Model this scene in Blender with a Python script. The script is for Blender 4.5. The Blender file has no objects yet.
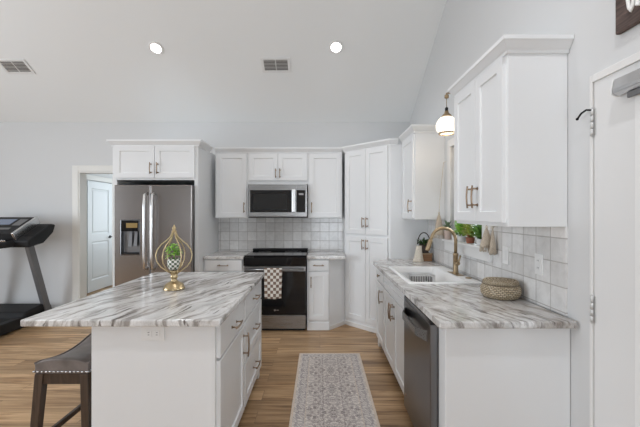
import bpy, bmesh, math, random
from mathutils import Vector, Matrix
random.seed(7)
S = bpy.context.scene
C = S.collection
PI = math.pi

# ------------------------------------------------------------------ camera, world, light
cd = bpy.data.cameras.new('camera'); cam = bpy.data.objects.new('camera', cd); C.objects.link(cam)
cam.location = (0, 0, 1.44); cam.rotation_euler = (PI/2, 0, 0)
cd.sensor_width = 36.0; cd.lens = 36.0*350/640; cd.clip_start = 0.05; cd.clip_end = 200
S.camera = cam
S.view_settings.view_transform = 'Standard'; S.view_settings.look = 'None'
S.view_settings.gamma = 1.0; S.view_settings.exposure = 0.06; S.view_settings.use_curve_mapping = False
S.cycles.max_bounces = 10; S.cycles.diffuse_bounces = 6; S.cycles.glossy_bounces = 5
S.cycles.transmission_bounces = 8; S.cycles.sample_clamp_indirect = 6.0
S.cycles.use_denoising = True
try: S.cycles.caustics_reflective = False; S.cycles.caustics_refractive = False
except Exception: pass
W = bpy.data.worlds.new('world'); S.world = W; W.use_nodes = True
wn = W.node_tree.nodes; wl = W.node_tree.links
sky = wn.new('ShaderNodeTexSky'); sky.sky_type = 'HOSEK_WILKIE'; sky.turbidity = 4.0
sky.sun_direction = (-0.4, -0.5, 0.75); sky.ground_albedo = 0.4
wl.new(sky.outputs[0], wn['Background'].inputs[0]); wn['Background'].inputs[1].default_value = 0.8

def area(name, loc, rot, sx, sy, power, col=(1, 1, 1)):
    l = bpy.data.lights.new(name, 'AREA'); l.shape = 'RECTANGLE'; l.size = sx; l.size_y = sy
    l.energy = power; l.color = col
    o = bpy.data.objects.new(name, l); C.objects.link(o); o.location = loc; o.rotation_euler = rot
    return o
# fill panels added behind and left of camera; daylight at patio door, sink window
DAY_FILL = (0.84, 0.915, 1.0)
area('rear_fill_right', (0.45, -3.98, 1.1), (PI/2, 0, 0), 1.4, 2.0, 62, DAY_FILL)
area('rear_fill_left', (-3.6, -3.98, 1.3), (PI/2, 0, 0), 1.4, 1.7, 14, DAY_FILL)
area('side_fill', (-6.35, 0.6, 1.6), (PI/2, 0, -PI/2), 3.2, 2.0, 175, DAY_FILL)
area('daylight_patio_door', (1.36, 1.15, 1.1), (PI/2, 0, PI/2), 0.5, 1.6, 14, DAY_FILL)
area('daylight_sink_window', (1.46, 3.03, 1.65), (PI/2, 0, PI/2), 0.6, 0.8, 14, DAY_FILL)
area('daylight_hall', (-3.1, 7.9, 1.6), (PI/2, 0, PI), 1.0, 1.6, 27, (0.84, 0.93, 1.0))

# ------------------------------------------------------------------ materials
def mat(name, col=(0.8, 0.8, 0.8), rough=0.5, metal=0.0, emit=None, estr=0.0, **kw):
    m = bpy.data.materials.new(name); m.use_nodes = True
    b = m.node_tree.nodes['Principled BSDF']
    b.inputs['Base Color'].default_value = (*col, 1); b.inputs['Roughness'].default_value = rough
    b.inputs['Metallic'].default_value = metal
    if emit: b.inputs['Emission Color'].default_value = (*emit, 1); b.inputs['Emission Strength'].default_value = estr
    for k, v in kw.items(): b.inputs[k.replace('_', ' ')].default_value = v
    return m
class N:
    """small helper over one material's node tree"""
    def __init__(s, m): s.t = m.node_tree; s.b = s.t.nodes['Principled BSDF']
    def n(s, kind, **props):
        x = s.t.nodes.new('ShaderNode'+kind)
        for k, v in props.items(): setattr(x, k, v)
        return x
    def l(s, a, b): s.t.links.new(a, b)
    def pos(s): return s.n('NewGeometry').outputs['Position']
    def obj(s): return s.n('TexCoord').outputs['Object']
    def mapping(s, vec, rot=(0, 0, 0), scale=(1, 1, 1), loc=(0, 0, 0)):
        m = s.n('Mapping'); s.l(vec, m.inputs['Vector'])
        m.inputs['Rotation'].default_value = rot; m.inputs['Scale'].default_value = scale; m.inputs['Location'].default_value = loc
        return m.outputs[0]
    def noise(s, vec, scale, detail=4, rough=0.5, dist=0.0):
        x = s.n('TexNoise'); s.l(vec, x.inputs['Vector']); x.inputs['Scale'].default_value = scale
        x.inputs['Detail'].default_value = detail; x.inputs['Roughness'].default_value = rough; x.inputs['Distortion'].default_value = dist
        return x
    def ramp(s, fac, stops, interp='LINEAR'):
        r = s.n('ValToRGB'); s.l(fac, r.inputs[0]); cr = r.color_ramp; cr.interpolation = interp
        while len(cr.elements) < len(stops): cr.elements.new(0.5)
        for e, (p, c) in zip(cr.elements, stops): e.position = p; e.color = (*c, 1)
        return r.outputs[0]
    def mix(s, fac, a, b, mode='MIX'):
        x = s.n('MixRGB', blend_type=mode)
        for sock, v in zip(x.inputs, (fac, a, b)):
            if hasattr(v, 'is_output'): s.l(v, sock)
            elif isinstance(v, (int, float)): sock.default_value = v
            else: sock.default_value = (*v, 1)
        return x.outputs[0]
    def math(s, op, a, b=0.0, clamp=False):
        x = s.n('Math', operation=op, use_clamp=clamp)
        for sock, v in zip(x.inputs, (a, b)):
            if hasattr(v, 'is_output'): s.l(v, sock)
            else: sock.default_value = v
        return x.outputs[0]
    def bump(s, h, strength, dist=0.01):
        x = s.n('Bump'); s.l(h, x.inputs['Height']); x.inputs['Strength'].default_value = strength; x.inputs['Distance'].default_value = dist
        s.l(x.outputs[0], s.b.inputs['Normal'])
    def color(s, c): s.l(c, s.b.inputs['Base Color'])

def paint(name, col, rough, tex=0.05, scale=220):
    m = mat(name, col, rough); n = N(m); p = n.pos()
    n.bump(n.noise(p, scale, 3).outputs[0], tex, 0.002)
    return m
M = {}
M['wall'] = paint('wall_paint', (0.65, 0.655, 0.655), 0.6, 0.08)
M['ceiling'] = paint('ceiling_paint', (0.845, 0.855, 0.85), 0.8, 0.12, 160)
M['trim'] = paint('trim_paint', (0.76, 0.755, 0.74), 0.35, 0.01)
M['cream_trim'] = paint('cream_trim_paint', (0.74, 0.73, 0.69), 0.4, 0.01)
M['cabinet'] = paint('cabinet_paint', (0.79, 0.80, 0.805), 0.32, 0.015, 90)
M['door_paint'] = paint('door_paint', (0.74, 0.74, 0.735), 0.4, 0.01)
M['hall_door'] = paint('hall_door_paint', (0.76, 0.80, 0.82), 0.4, 0.01)
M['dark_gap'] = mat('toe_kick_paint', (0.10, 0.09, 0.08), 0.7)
M['bronze'] = mat('champagne_bronze', (0.33, 0.245, 0.175), 0.34, 1.0)
M['gold'] = mat('antique_gold', (0.50, 0.39, 0.23), 0.30, 1.0)
M['brass'] = mat('brushed_brass', (0.38, 0.285, 0.175), 0.40, 1.0)
M['black_plastic'] = mat('black_plastic', (0.011, 0.011, 0.012), 0.55, Specular_IOR_Level=0.3)
M['black_rubber'] = mat('black_rubber', (0.014, 0.014, 0.015), 0.75, Specular_IOR_Level=0.3)
M['black_glass'] = mat('black_glass', (0.006, 0.006, 0.007), 0.06)
M['dark_glass'] = mat('tinted_window_glass', (0.014, 0.0145, 0.015), 0.08)
M['black_metal'] = mat('black_metal', (0.02, 0.02, 0.02), 0.35, 0.6)
M['white_plastic'] = mat('white_plastic', (0.80, 0.80, 0.79), 0.35)
M['white_ceramic'] = mat('white_composite', (0.86, 0.86, 0.86), 0.22)
M['grey_metal'] = mat('grey_painted_metal', (0.19, 0.19, 0.195), 0.42, 0.5)
M['silver'] = mat('silver_metal', (0.62, 0.62, 0.63), 0.25, 1.0)
M['chrome'] = mat('satin_chrome', (0.78, 0.78, 0.78), 0.3, 1.0)
M['rug_back'] = mat('rug_edge', (0.42, 0.38, 0.34), 0.9)
M['soil'] = mat('soil', (0.05, 0.035, 0.025), 0.9)
M['white_paint'] = mat('white_lettering', (0.85, 0.85, 0.83), 0.5)
M['icon'] = mat('printed_marks', (0.40, 0.40, 0.41), 0.4)
M['ring'] = mat('burner_print', (0.23, 0.23, 0.24), 0.3)
M['red'] = mat('terracotta_glaze', (0.35, 0.13, 0.08), 0.5)
M['pink_pot'] = mat('blush_pot', (0.62, 0.49, 0.43), 0.5)
M['screen'] = mat('display_screen', (0.05, 0.06, 0.08), 0.15, emit=(0.35, 0.42, 0.6), estr=0.25)
M['lamp'] = mat('lit_lamp', (1, 1, 1), 0.5, emit=(1.0, 0.96, 0.9), estr=9.0)
M['globe_bulb'] = mat('lit_bulb', (1, 0.9, 0.75), 0.5, emit=(1.0, 0.86, 0.66), estr=9.0)
M['glass'] = mat('clear_glass', (0.97, 0.98, 0.98), 0.02, Transmission_Weight=1.0, IOR=1.45)
M['amber_glass'] = mat('pale_amber_glass', (1.0, 0.975, 0.92), 0.12, Transmission_Weight=0.85, IOR=1.25, emit=(1.0, 0.93, 0.82), estr=0.45)
M['lawn'] = mat('lawn', (0.20, 0.24, 0.12), 0.9)

def brushed(name, col, rough, axis):
    m = mat(name, col, rough, 1.0); n = N(m)
    sc = [260, 260, 260]; sc[axis] = 4
    x = n.noise(n.mapping(n.obj(), scale=sc), 1.0, 3).outputs[0]
    r = n.math('ADD', n.math('MULTIPLY', x, 0.06), rough-0.03); n.l(r, n.b.inputs['Roughness'])
    n.bump(x, 0.006, 0.001)
    return m
M['steel'] = brushed('stainless_steel', (0.31, 0.305, 0.30), 0.28, 0)
M['steel_v'] = brushed('stainless_steel_fridge', (0.27, 0.248, 0.235), 0.25, 2)
M['steel_dark'] = brushed('dark_stainless_steel', (0.20, 0.20, 0.205), 0.30, 0)

def granite(name, rz, off, grey=False):
    m = mat(name, (0.7, 0.7, 0.7), 0.16); n = N(m)
    p = n.pos()
    w = n.noise(p, 2.6, 3, 0.5)
    sub = n.n('VectorMath', operation='SUBTRACT'); n.l(w.outputs['Color'], sub.inputs[0]); sub.inputs[1].default_value = (0.5, 0.5, 0.5)
    sc = n.n('VectorMath', operation='SCALE'); n.l(sub.outputs[0], sc.inputs[0]); sc.inputs['Scale'].default_value = 0.20
    add = n.n('VectorMath', operation='ADD'); n.l(p, add.inputs[0]); n.l(sc.outputs[0], add.inputs[1])
    q = n.mapping(n.mapping(add.outputs[0], rot=(0, 0, rz)), scale=(1.0, 0.16 if grey else 0.115, 0.30), loc=(off, off*0.7, 0))
    broad = n.noise(q, 7.0, 3, 0.5).outputs[0]
    col = n.ramp(broad, [(0.30, (0.50, 0.475, 0.45)), (0.42, (0.72, 0.705, 0.69)), (0.52, (0.86, 0.855, 0.845)), (0.62, (0.80, 0.79, 0.775)), (0.74, (0.58, 0.57, 0.56))])
    fine = n.noise(q, 30.0, 4, 0.6).outputs[0]
    col = n.mix(0.85, col, n.ramp(fine, [(0.36, (0.33, 0.305, 0.285)), (0.45, (0.70, 0.68, 0.66)), (0.52, (1, 1, 1)), (0.66, (0.86, 0.86, 0.865))]), 'MULTIPLY')
    acc = n.noise(n.mapping(q, loc=(4.3, 1.7, 0.4)), 30.0, 3, 0.55, 0.15).outputs[0]
    gate = n.noise(n.mapping(q, loc=(9.3, 2.7, 0)), 8.0, 2, 0.5).outputs[0]
    am = n.mix(1.0, n.ramp(acc, [(0.58, (0, 0, 0)), (0.66, (1, 1, 1))]), n.ramp(gate, [(0.46, (0, 0, 0)), (0.56, (1, 1, 1))]), 'MULTIPLY')
    col = n.mix(n.math('MULTIPLY', am, 0.85), col, (0.085, 0.066, 0.055))
    grain = n.noise(p, 150, 3, 0.6).outputs[0]
    col = n.mix(0.4, col, n.ramp(grain, [(0.3, (0.66, 0.65, 0.64)), (0.6, (1, 1, 1))]), 'MULTIPLY')
    if grey:
        cl = n.noise(p, 8.0, 5, 0.65, 0.5).outputs[0]
        col = n.mix(0.8, col, n.ramp(cl, [(0.34, (0.60, 0.55, 0.51)), (0.47, (0.78, 0.775, 0.77)), (0.62, (1, 1, 1))]), 'MULTIPLY')
    n.color(col)
    return m
M['granite_island'] = granite('granite_island', math.radians(22), 0.0)
M['granite_sink'] = granite('granite_sink_run', math.radians(-20), 3.1, True)
M['granite_back'] = granite('granite_back_run', math.radians(75), 6.3)

def tile(name, axis):
    m = mat(name, (0.6, 0.6, 0.58), 0.12); n = N(m); p = n.pos()
    sp = n.n('SeparateXYZ'); n.l(p, sp.inputs[0]); cb = n.n('CombineXYZ')
    n.l(sp.outputs[axis], cb.inputs[0]); n.l(n.math('SUBTRACT', sp.outputs[2], 0.930), cb.inputs[1])
    b = n.n('TexBrick', offset=0.0, squash=1.0); n.l(cb.outputs[0], b.inputs['Vector'])
    b.inputs['Color1'].default_value = (0.68, 0.672, 0.66, 1); b.inputs['Color2'].default_value = (0.86, 0.855, 0.845, 1)
    b.inputs['Mortar'].default_value = (0.44, 0.42, 0.40, 1)
    b.inputs['Scale'].default_value = 1.0; b.inputs['Brick Width'].default_value = 0.127; b.inputs['Row Height'].default_value = 0.127
    b.inputs['Mortar Size'].default_value = 0.0034; b.inputs['Mortar Smooth'].default_value = 0.3
    cloud = n.noise(p, 16, 5, 0.6, 0.6).outputs[0]
    col = n.mix(0.55, b.outputs['Color'], n.ramp(cloud, [(0.25, (0.74, 0.73, 0.72)), (0.6, (1, 1, 1))]), 'MULTIPLY')
    n.color(col)
    n.l(n.math('ADD', n.math('MULTIPLY', b.outputs['Fac'], 0.5), 0.14), n.b.inputs['Roughness'])
    wav = n.noise(p, 12, 3).outputs[0]
    n.bump(n.math('SUBTRACT', n.math('MULTIPLY', wav, 0.7), b.outputs['Fac']), 0.25, 0.004)
    return m
M['tile_back'] = tile('glazed_tile_back', 0)
M['tile_right'] = tile('glazed_tile_side', 1)

def floor_mat():
    m = mat('oak_plank_floor', (0.4, 0.3, 0.2), 0.42); n = N(m); p = n.pos()
    b = n.n('TexBrick', offset=0.37, offset_frequency=2, squash=1.0); n.l(p, b.inputs['Vector'])
    b.inputs['Color1'].default_value = (0.0, 0.0, 0.0, 1); b.inputs['Color2'].default_value = (1, 1, 1, 1); b.inputs['Mortar'].default_value = (0.3, 0.3, 0.3, 1)
    b.inputs['Scale'].default_value = 1.0; b.inputs['Brick Width'].default_value = 1.22; b.inputs['Row Height'].default_value = 0.15
    b.inputs['Mortar Size'].default_value = 0.0016; b.inputs['Bias'].default_value = 0.0
    rnd = n.n('SeparateColor'); n.l(b.outputs['Color'], rnd.inputs[0])
    off = n.n('CombineXYZ'); n.l(n.math('MULTIPLY', rnd.outputs[0], 37.0), off.inputs[2]); n.l(n.math('MULTIPLY', rnd.outputs[0], 11.0), off.inputs[0])
    ad = n.n('VectorMath', operation='ADD'); n.l(p, ad.inputs[0]); n.l(off.outputs[0], ad.inputs[1])
    g1 = n.noise(n.mapping(ad.outputs[0], scale=(0.55, 10, 1)), 2.4, 7, 0.62, 0.9).outputs[0]
    g2 = n.noise(n.mapping(ad.outputs[0], scale=(2.0, 60, 1)), 2.0, 4, 0.6).outputs[0]
    col = n.ramp(g1, [(0.30, (0.155, 0.080, 0.036)), (0.43, (0.40, 0.245, 0.125)), (0.56, (0.58, 0.385, 0.215)), (0.75, (0.68, 0.485, 0.30))])
    col = n.mix(0.5, col, n.ramp(g2, [(0.3, (0.66, 0.62, 0.58)), (0.6, (1, 1, 1))]), 'MULTIPLY')
    col = n.mix(0.75, col, n.ramp(rnd.outputs[0], [(0.0, (0.50, 0.47, 0.44)), (0.5, (0.92, 0.91, 0.90)), (1.0, (1.12, 1.1, 1.08))]), 'MULTIPLY')
    col = n.mix(n.math('MULTIPLY', b.outputs['Fac'], 0.55), col, (0.08, 0.05, 0.03))
    n.color(col)
    n.bump(n.math('SUBTRACT', n.math('MULTIPLY', g2, 0.3), b.outputs['Fac']), 0.12, 0.003)
    return m
M['floor'] = floor_mat()

def wood(name, c0, c1, scale=(30, 3, 30), rough=0.45):
    m = mat(name, c1, rough); n = N(m)
    g = n.noise(n.mapping(n.obj(), scale=scale), 1.0, 6, 0.6, 1.0).outputs[0]
    n.color(n.ramp(g, [(0.3, c0), (0.7, c1)])); n.bump(g, 0.1, 0.003)
    return m
M['espresso'] = wood('espresso_wood', (0.030, 0.018, 0.011), (0.085, 0.052, 0.032), (30, 30, 3))
M['crate_wood'] = wood('warm_brown_wood', (0.20, 0.10, 0.045), (0.36, 0.19, 0.09), (6, 40, 40))
M['dark_wicker'] = wood('dark_wicker', (0.02, 0.014, 0.01), (0.06, 0.042, 0.03), (60, 60, 60), 0.7)
M['sign_wood'] = wood('weathered_dark_wood', (0.035, 0.022, 0.018), (0.15, 0.10, 0.085), (30, 5, 30), 0.7)
def leather():
    m = mat('taupe_leather', (0.12, 0.10, 0.09), 0.42); n = N(m); p = n.obj()
    n.color(n.ramp(n.noise(p, 9, 5, 0.6).outputs[0], [(0.3, (0.13, 0.108, 0.098)), (0.7, (0.235, 0.205, 0.188))]))
    n.bump(n.noise(p, 160, 3).outputs[0], 0.15, 0.002); return m
M['leather'] = leather()
def fabric(name, c0, c1, scale=90):
    m = mat(name, c1, 0.9); n = N(m); p = n.obj()
    g = n.noise(p, scale, 4, 0.7).outputs[0]
    n.color(n.ramp(g, [(0.3, c0), (0.7, c1)])); n.bump(g, 0.4, 0.004); return m
M['linen'] = fabric('cream_linen', (0.58, 0.52, 0.43), (0.75, 0.70, 0.61))
M['yarn'] = fabric('beige_yarn', (0.40, 0.33, 0.25), (0.62, 0.54, 0.44), 140)
def leafm(name, c0, c1):
    m = mat(name, c1, 0.45); n = N(m)
    n.color(n.ramp(n.noise(n.obj(), 30, 3).outputs[0], [(0.3, c0), (0.7, c1)])); return m
M['leaf_bright'] = leafm('bright_green_leaf', (0.17, 0.42, 0.04), (0.38, 0.66, 0.10))
M['leaf_dark'] = leafm('dark_green_leaf', (0.02, 0.05, 0.015), (0.07, 0.14, 0.035))
M['leaf_mid'] = leafm('mid_green_leaf', (0.07, 0.19, 0.03), (0.17, 0.33, 0.07))
M['leaf_grey'] = leafm('grey_green_leaf', (0.09, 0.16, 0.09), (0.22, 0.30, 0.18))
M['leaf_lime'] = leafm('lime_leaf', (0.24, 0.33, 0.05), (0.45, 0.50, 0.10))
def weave():
    m = mat('seagrass_weave', (0.4, 0.3, 0.2), 0.8); n = N(m)
    t = n.n('TexCoord').outputs['UV']
    b = n.n('TexBrick', offset=0.5); n.l(n.mapping(t, scale=(34, 6, 1)), b.inputs['Vector'])
    b.inputs['Color1'].default_value = (0.55, 0.43, 0.28, 1); b.inputs['Color2'].default_value = (0.76, 0.65, 0.48, 1); b.inputs['Mortar'].default_value = (0.10, 0.065, 0.035, 1)
    b.inputs['Scale'].default_value = 1.0; b.inputs['Brick Width'].default_value = 1.0; b.inputs['Row Height'].default_value = 0.5; b.inputs['Mortar Size'].default_value = 0.11; b.inputs['Mortar Smooth'].default_value = 0.8
    n.color(b.outputs['Color']); n.bump(n.math('SUBTRACT', 1.0, b.outputs['Fac']), 1.0, 0.012); return m
M['weave'] = weave()
def checker(name, ca, cb, scale, rough, uv=True):
    m = mat(name, ca, rough); n = N(m)
    v = n.n('TexCoord').outputs['UV']
    x = n.n('TexChecker'); n.l(v, x.inputs['Vector']); x.inputs['Scale'].default_value = scale
    x.inputs['Color1'].default_value = (*ca, 1); x.inputs['Color2'].default_value = (*cb, 1)
    n.color(x.outputs['Color']); return m
M['towel'] = checker('checked_cotton', (0.74, 0.71, 0.66), (0.20, 0.135, 0.10), 1.0, 0.9)
M['pot_check'] = checker('checked_ceramic', (0.82, 0.80, 0.74), (0.07, 0.10, 0.05), 1.0, 0.3)
def rugm():
    m = mat('distressed_rug_pile', (0.45, 0.4, 0.38), 0.95); n = N(m); p = n.obj()
    sp = n.n('SeparateXYZ'); n.l(p, sp.inputs[0])
    ax = n.math('ABSOLUTE', sp.outputs[0]); ay = n.math('ABSOLUTE', sp.outputs[1])
    e = n.math('MINIMUM', n.math('SUBTRACT', 0.3085, ax), n.math('SUBTRACT', 0.90, ay))      # distance to the edge
    # mirrored medallion pattern
    mx = n.n('CombineXYZ'); n.l(ax, mx.inputs[0]); n.l(n.math('PINGPONG', sp.outputs[1], 0.17), mx.inputs[1])
    wv = n.noise(mx.outputs[0], 9, 2)
    addv = n.n('VectorMath', operation='MULTIPLY_ADD'); n.l(wv.outputs['Color'], addv.inputs[0]); addv.inputs[1].default_value = (0.05, 0.05, 0); n.l(mx.outputs[0], addv.inputs[2])
    vo = n.n('TexVoronoi', feature='DISTANCE_TO_EDGE'); n.l(addv.outputs[0], vo.inputs['Vector']); vo.inputs['Scale'].default_value = 17
    vo2 = n.n('TexVoronoi', feature='F1'); n.l(addv.outputs[0], vo2.inputs['Vector']); vo2.inputs['Scale'].default_value = 30
    fine = n.noise(addv.outputs[0], 44, 4, 0.7, 1.5).outputs[0]
    field = n.ramp(fine, [(0.37, (0.22, 0.195, 0.19)), (0.45, (0.42, 0.375, 0.36)), (0.53, (0.62, 0.575, 0.54)), (0.61, (0.84, 0.79, 0.73))])
    med = n.ramp(vo.outputs['Distance'], [(0.03, (1.12, 1.1, 1.08)), (0.1, (0.82, 0.80, 0.82)), (0.3, (1.0, 0.98, 0.97)), (0.45, (0.78, 0.78, 0.84))])
    field = n.mix(0.55, field, med, 'MULTIPLY')
    mx2 = n.n('CombineXYZ'); n.l(e, mx2.inputs[0]); n.l(n.math('PINGPONG', n.math('ADD', sp.outputs[1], sp.outputs[0]), 0.06), mx2.inputs[1])
    vb = n.n('TexVoronoi', feature='DISTANCE_TO_EDGE'); n.l(mx2.outputs[0], vb.inputs['Vector']); vb.inputs['Scale'].default_value = 19
    border = n.ramp(vb.outputs['Distance'], [(0.04, (0.36, 0.33, 0.335)), (0.13, (0.84, 0.79, 0.74)), (0.22, (0.66, 0.61, 0.58)), (0.38, (0.42, 0.37, 0.37))])
    border = n.mix(0.35, border, field)
    k = n.ramp(e, [(0.0, (0, 0, 0)), (0.105, (1, 1, 1))], 'CONSTANT')
    col = n.mix(k, border, field)
    stripe = n.ramp(e, [(0.0, (1, 1, 1)), (0.018, (0, 0, 0)), (0.024, (0.7, 0.7, 0.7)), (0.029, (0, 0, 0)), (0.098, (0.7, 0.7, 0.7)), (0.108, (0, 0, 0))], 'CONSTANT')
    col = n.mix(stripe, col, (0.72, 0.62, 0.52))
    wear = n.noise(p, 11, 6, 0.7).outputs[0]
    col = n.mix(n.ramp(wear, [(0.48, (0, 0, 0)), (0.8, (0.6, 0.6, 0.6))]), col, (0.72, 0.665, 0.62))
    f = n.noise(p, 190, 3, 0.7).outputs[0]
    col = n.mix(0.55, col, n.ramp(f, [(0.3, (0.55, 0.53, 0.52)), (0.65, (1.1, 1.1, 1.1))]), 'MULTIPLY')
    n.color(col); n.bump(f, 0.35, 0.004); return m
M['rug'] = rugm()

# ------------------------------------------------------------------ mesh builder
class MB:
    def __init__(s): s.bm = bmesh.new(); s.uv = s.bm.loops.layers.uv.new('UVMap')
    def box(s, x0, x1, y0, y1, z0, z1):
        v = [s.bm.verts.new(p) for p in ((x0, y0, z0), (x1, y0, z0), (x1, y1, z0), (x0, y1, z0), (x0, y0, z1), (x1, y0, z1), (x1, y1, z1), (x0, y1, z1))]
        for f in ((3, 2, 1, 0), (4, 5, 6, 7), (0, 1, 5, 4), (1, 2, 6, 5), (2, 3, 7, 6), (3, 0, 4, 7)): s.bm.faces.new([v[i] for i in f])
        return s
    def hexa(s, a, b):                 # two quads of four points, joined
        v = [s.bm.verts.new(p) for p in a+b]
        for f in ((3, 2, 1, 0), (4, 5, 6, 7), (0, 1, 5, 4), (1, 2, 6, 5), (2, 3, 7, 6), (3, 0, 4, 7)): s.bm.faces.new([v[i] for i in f])
        return s
    def loops(s, rings, cap0=True, cap1=True, uv=False, smooth=True, closed=True):
        R = [[s.bm.verts.new(p) for p in r] for r in rings]; n = len(R[0])
        for i in range(len(R)-1):
            for j in range(n if closed else n-1):
                k = (j+1) % n
                try: f = s.bm.faces.new((R[i][j], R[i][k], R[i+1][k], R[i+1][j]))
                except ValueError: continue
                f.smooth = smooth
                if uv:
                    for lp, (u, w) in zip(f.loops, ((j, i), (j+1, i), (j+1, i+1), (j, i+1))): lp[s.uv].uv = (u/n, w/(len(R)-1))
        if closed and cap0: s.bm.faces.new(list(reversed(R[0])))
        if closed and cap1: s.bm.faces.new(R[-1])
        return s
    def lathe(s, prof, c=(0, 0, 0), n=28, cap0=True, cap1=True, uv=False, sx=1, sy=1):
        rings = [[(c[0]+r*sx*math.cos(2*PI*j/n), c[1]+r*sy*math.sin(2*PI*j/n), c[2]+z) for j in range(n)] for r, z in prof]
        return s.loops(rings, cap0, cap1, uv)
    def tube(s, pts, r, n=10, closed=False):
        P = [Vector(p) for p in pts]; rr = r if isinstance(r, (list, tuple)) else [r]*len(P)
        rings = []; up = None
        for i, p in enumerate(P):
            a = P[i-1] if (i > 0 or closed) else p; b = P[(i+1) % len(P)] if (i < len(P)-1 or closed) else p
            t = (b-a).normalized()
            if up is None:
                up = Vector((0, 0, 1)) if abs(t.z) < 0.9 else Vector((1, 0, 0))
            u = (up - t*up.dot(t)).normalized(); up = u; w = t.cross(u)
            rings.append([p + (u*math.cos(2*PI*j/n) + w*math.sin(2*PI*j/n))*rr[i] for j in range(n)])
        if closed: rings.append(rings[0]); return s.loops(rings, False, False)
        return s.loops(rings)
    def cyl(s, a, b, r, n=16): return s.tube([a, b], r, n)
    def sphere(s, c, r, n=16, sz=1.0):
        k = n//2
        rings = [[(c[0]+r*math.sin(PI*i/k)*math.cos(2*PI*j/n), c[1]+r*math.sin(PI*i/k)*math.sin(2*PI*j/n), c[2]+r*sz*math.cos(PI*i/k)) for j in range(n)] for i in range(1, k)]
        rings = [[(x*1.0, y, z) for x, y, z in q] for q in rings]
        return s.loops(rings)
    def prism(s, poly, z0, z1):
        a = [s.bm.verts.new((x, y, z0)) for x, y in poly]; b = [s.bm.verts.new((x, y, z1)) for x, y in poly]; n = len(poly)
        s.bm.faces.new(list(reversed(a))); s.bm.faces.new(b)
        for i in range(n): s.bm.faces.new((a[i], a[(i+1) % n], b[(i+1) % n], b[i]))
        return s
    def prism_x(s, poly_yz, x0, x1):
        a = [s.bm.verts.new((x0, y, z)) for y, z in poly_yz]; b = [s.bm.verts.new((x1, y, z)) for y, z in poly_yz]; n = len(poly_yz)
        s.bm.faces.new(list(reversed(a))); s.bm.faces.new(b)
        for i in range(n): s.bm.faces.new((a[i], a[(i+1) % n], b[(i+1) % n], b[i]))
        return s
    def sweep(s, path, prof, z):       # crown: profile (out, up) mitred along an open plan path; out is to the left of travel
        P = [Vector(p) for p in path]; rings = []
        for i, p in enumerate(P):
            d0 = (P[i]-P[i-1]).normalized() if i > 0 else None
            d1 = (P[i+1]-P[i]).normalized() if i < len(P)-1 else None
            n0 = Vector((-d0.y, d0.x)) if d0 else None; n1 = Vector((-d1.y, d1.x)) if d1 else None
            if n0 and n1:
                nn = (n0+n1).normalized(); nn = nn/max(0.3, nn.dot(n0))
            else: nn = n0 or n1
            rings.append([(p.x+nn.x*o, p.y+nn.y*o, z+h) for o, h in prof])
        return s.loops(rings, smooth=False)
    def shaker(s, x0, x1, z0, z1, y=-0.02, th=0.02, rail=0.058, rec=0.009):
        def ring(a, yy): return [(x0+a, yy, z0+a), (x1-a, yy, z0+a), (x1-a, yy, z1-a), (x0+a, yy, z1-a)]
        return s.loops([ring(0, y+th), ring(0, y+0.0015), ring(0.0015, y), ring(rail, y), ring(rail+0.004, y+rec)], smooth=False)
    def slab(s, x0, x1, z0, z1, y=-0.02, th=0.02):
        def ring(a, yy): return [(x0+a, yy, z0+a), (x1-a, yy, z0+a), (x1-a, yy, z1-a), (x0+a, yy, z1-a)]
        return s.loops([ring(0, y+th), ring(0, y+0.003), ring(0.003, y)], smooth=False)
    def pull(s, x, z, L, vert, y=-0.02, r=0.0055, out=0.032):
        d = Vector((0, 0, 1)) if vert else Vector((1, 0, 0)); c = Vector((x, y-out, z)); h = L/2
        s.tube([c-d*h, c-d*(h*0.5)+Vector((0, -0.004, 0)), c+Vector((0, -0.006, 0)), c+d*(h*0.5)+Vector((0, -0.004, 0)), c+d*h], r, 8)
        for sg in (-1, 1):
            q = c+d*(sg*h*0.72); s.cyl(q, (q.x, y, q.z), r*0.9, 8); s.cyl((q.x, y-0.003, q.z), (q.x, y, q.z), r*1.7, 8)
        return s
    def leaf(s, base, tip, w, bend=0.0, nrm=(0, 0, 1)):
        b = Vector(base); t = Vector(tip); d = t-b; nv = Vector(nrm)
        sd = d.cross(nv); sd = sd.normalized() if sd.length > 1e-6 else Vector((1, 0, 0))
        up = sd.cross(d).normalized(); rows = []
        for k, ww in ((0, 0.12), (0.3, 0.85), (0.55, 1.0), (0.8, 0.6), (1.0, 0.05)):
            c = b+d*k+up*(bend*math.sin(PI*k))
            rows.append([c-sd*(w*ww/2)+up*w*0.08*ww, c, c+sd*(w*ww/2)+up*w*0.08*ww])
        th = up*0.0016
        ring = [[r[0], r[1], r[2], r[2]-th, r[1]-th, r[0]-th] for r in rows]
        return s.loops(ring)
    def clean(s):
        bmesh.ops.recalc_face_normals(s.bm, faces=s.bm.faces[:])
        return s
    def build(s, name, m, parent=None, bevel=0.0, seg=2, label=None, off=None, recalc=True, subsurf=0, smooth=None):
        if recalc: s.clean()
        me = bpy.data.meshes.new(name)
        if off is not None: bmesh.ops.translate(s.bm, verts=s.bm.verts[:], vec=-Vector(off))
        if smooth is not None:
            for f in s.bm.faces: f.smooth = smooth
        s.bm.to_mesh(me); s.bm.free()
        o = bpy.data.objects.new(name, me); C.objects.link(o)
        me.materials.append(M[m] if isinstance(m, str) else m)
        if parent: o.parent = parent
        if off is not None and not parent: o.location = off
        if bevel:
            b = o.modifiers.new('bevel', 'BEVEL'); b.width = bevel; b.segments = seg; b.limit_method = 'ANGLE'; b.angle_limit = math.radians(35)
        if subsurf:
            q = o.modifiers.new('subsurf', 'SUBSURF'); q.levels = subsurf; q.render_levels = subsurf
        if label: o['label'] = label
        return o

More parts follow.
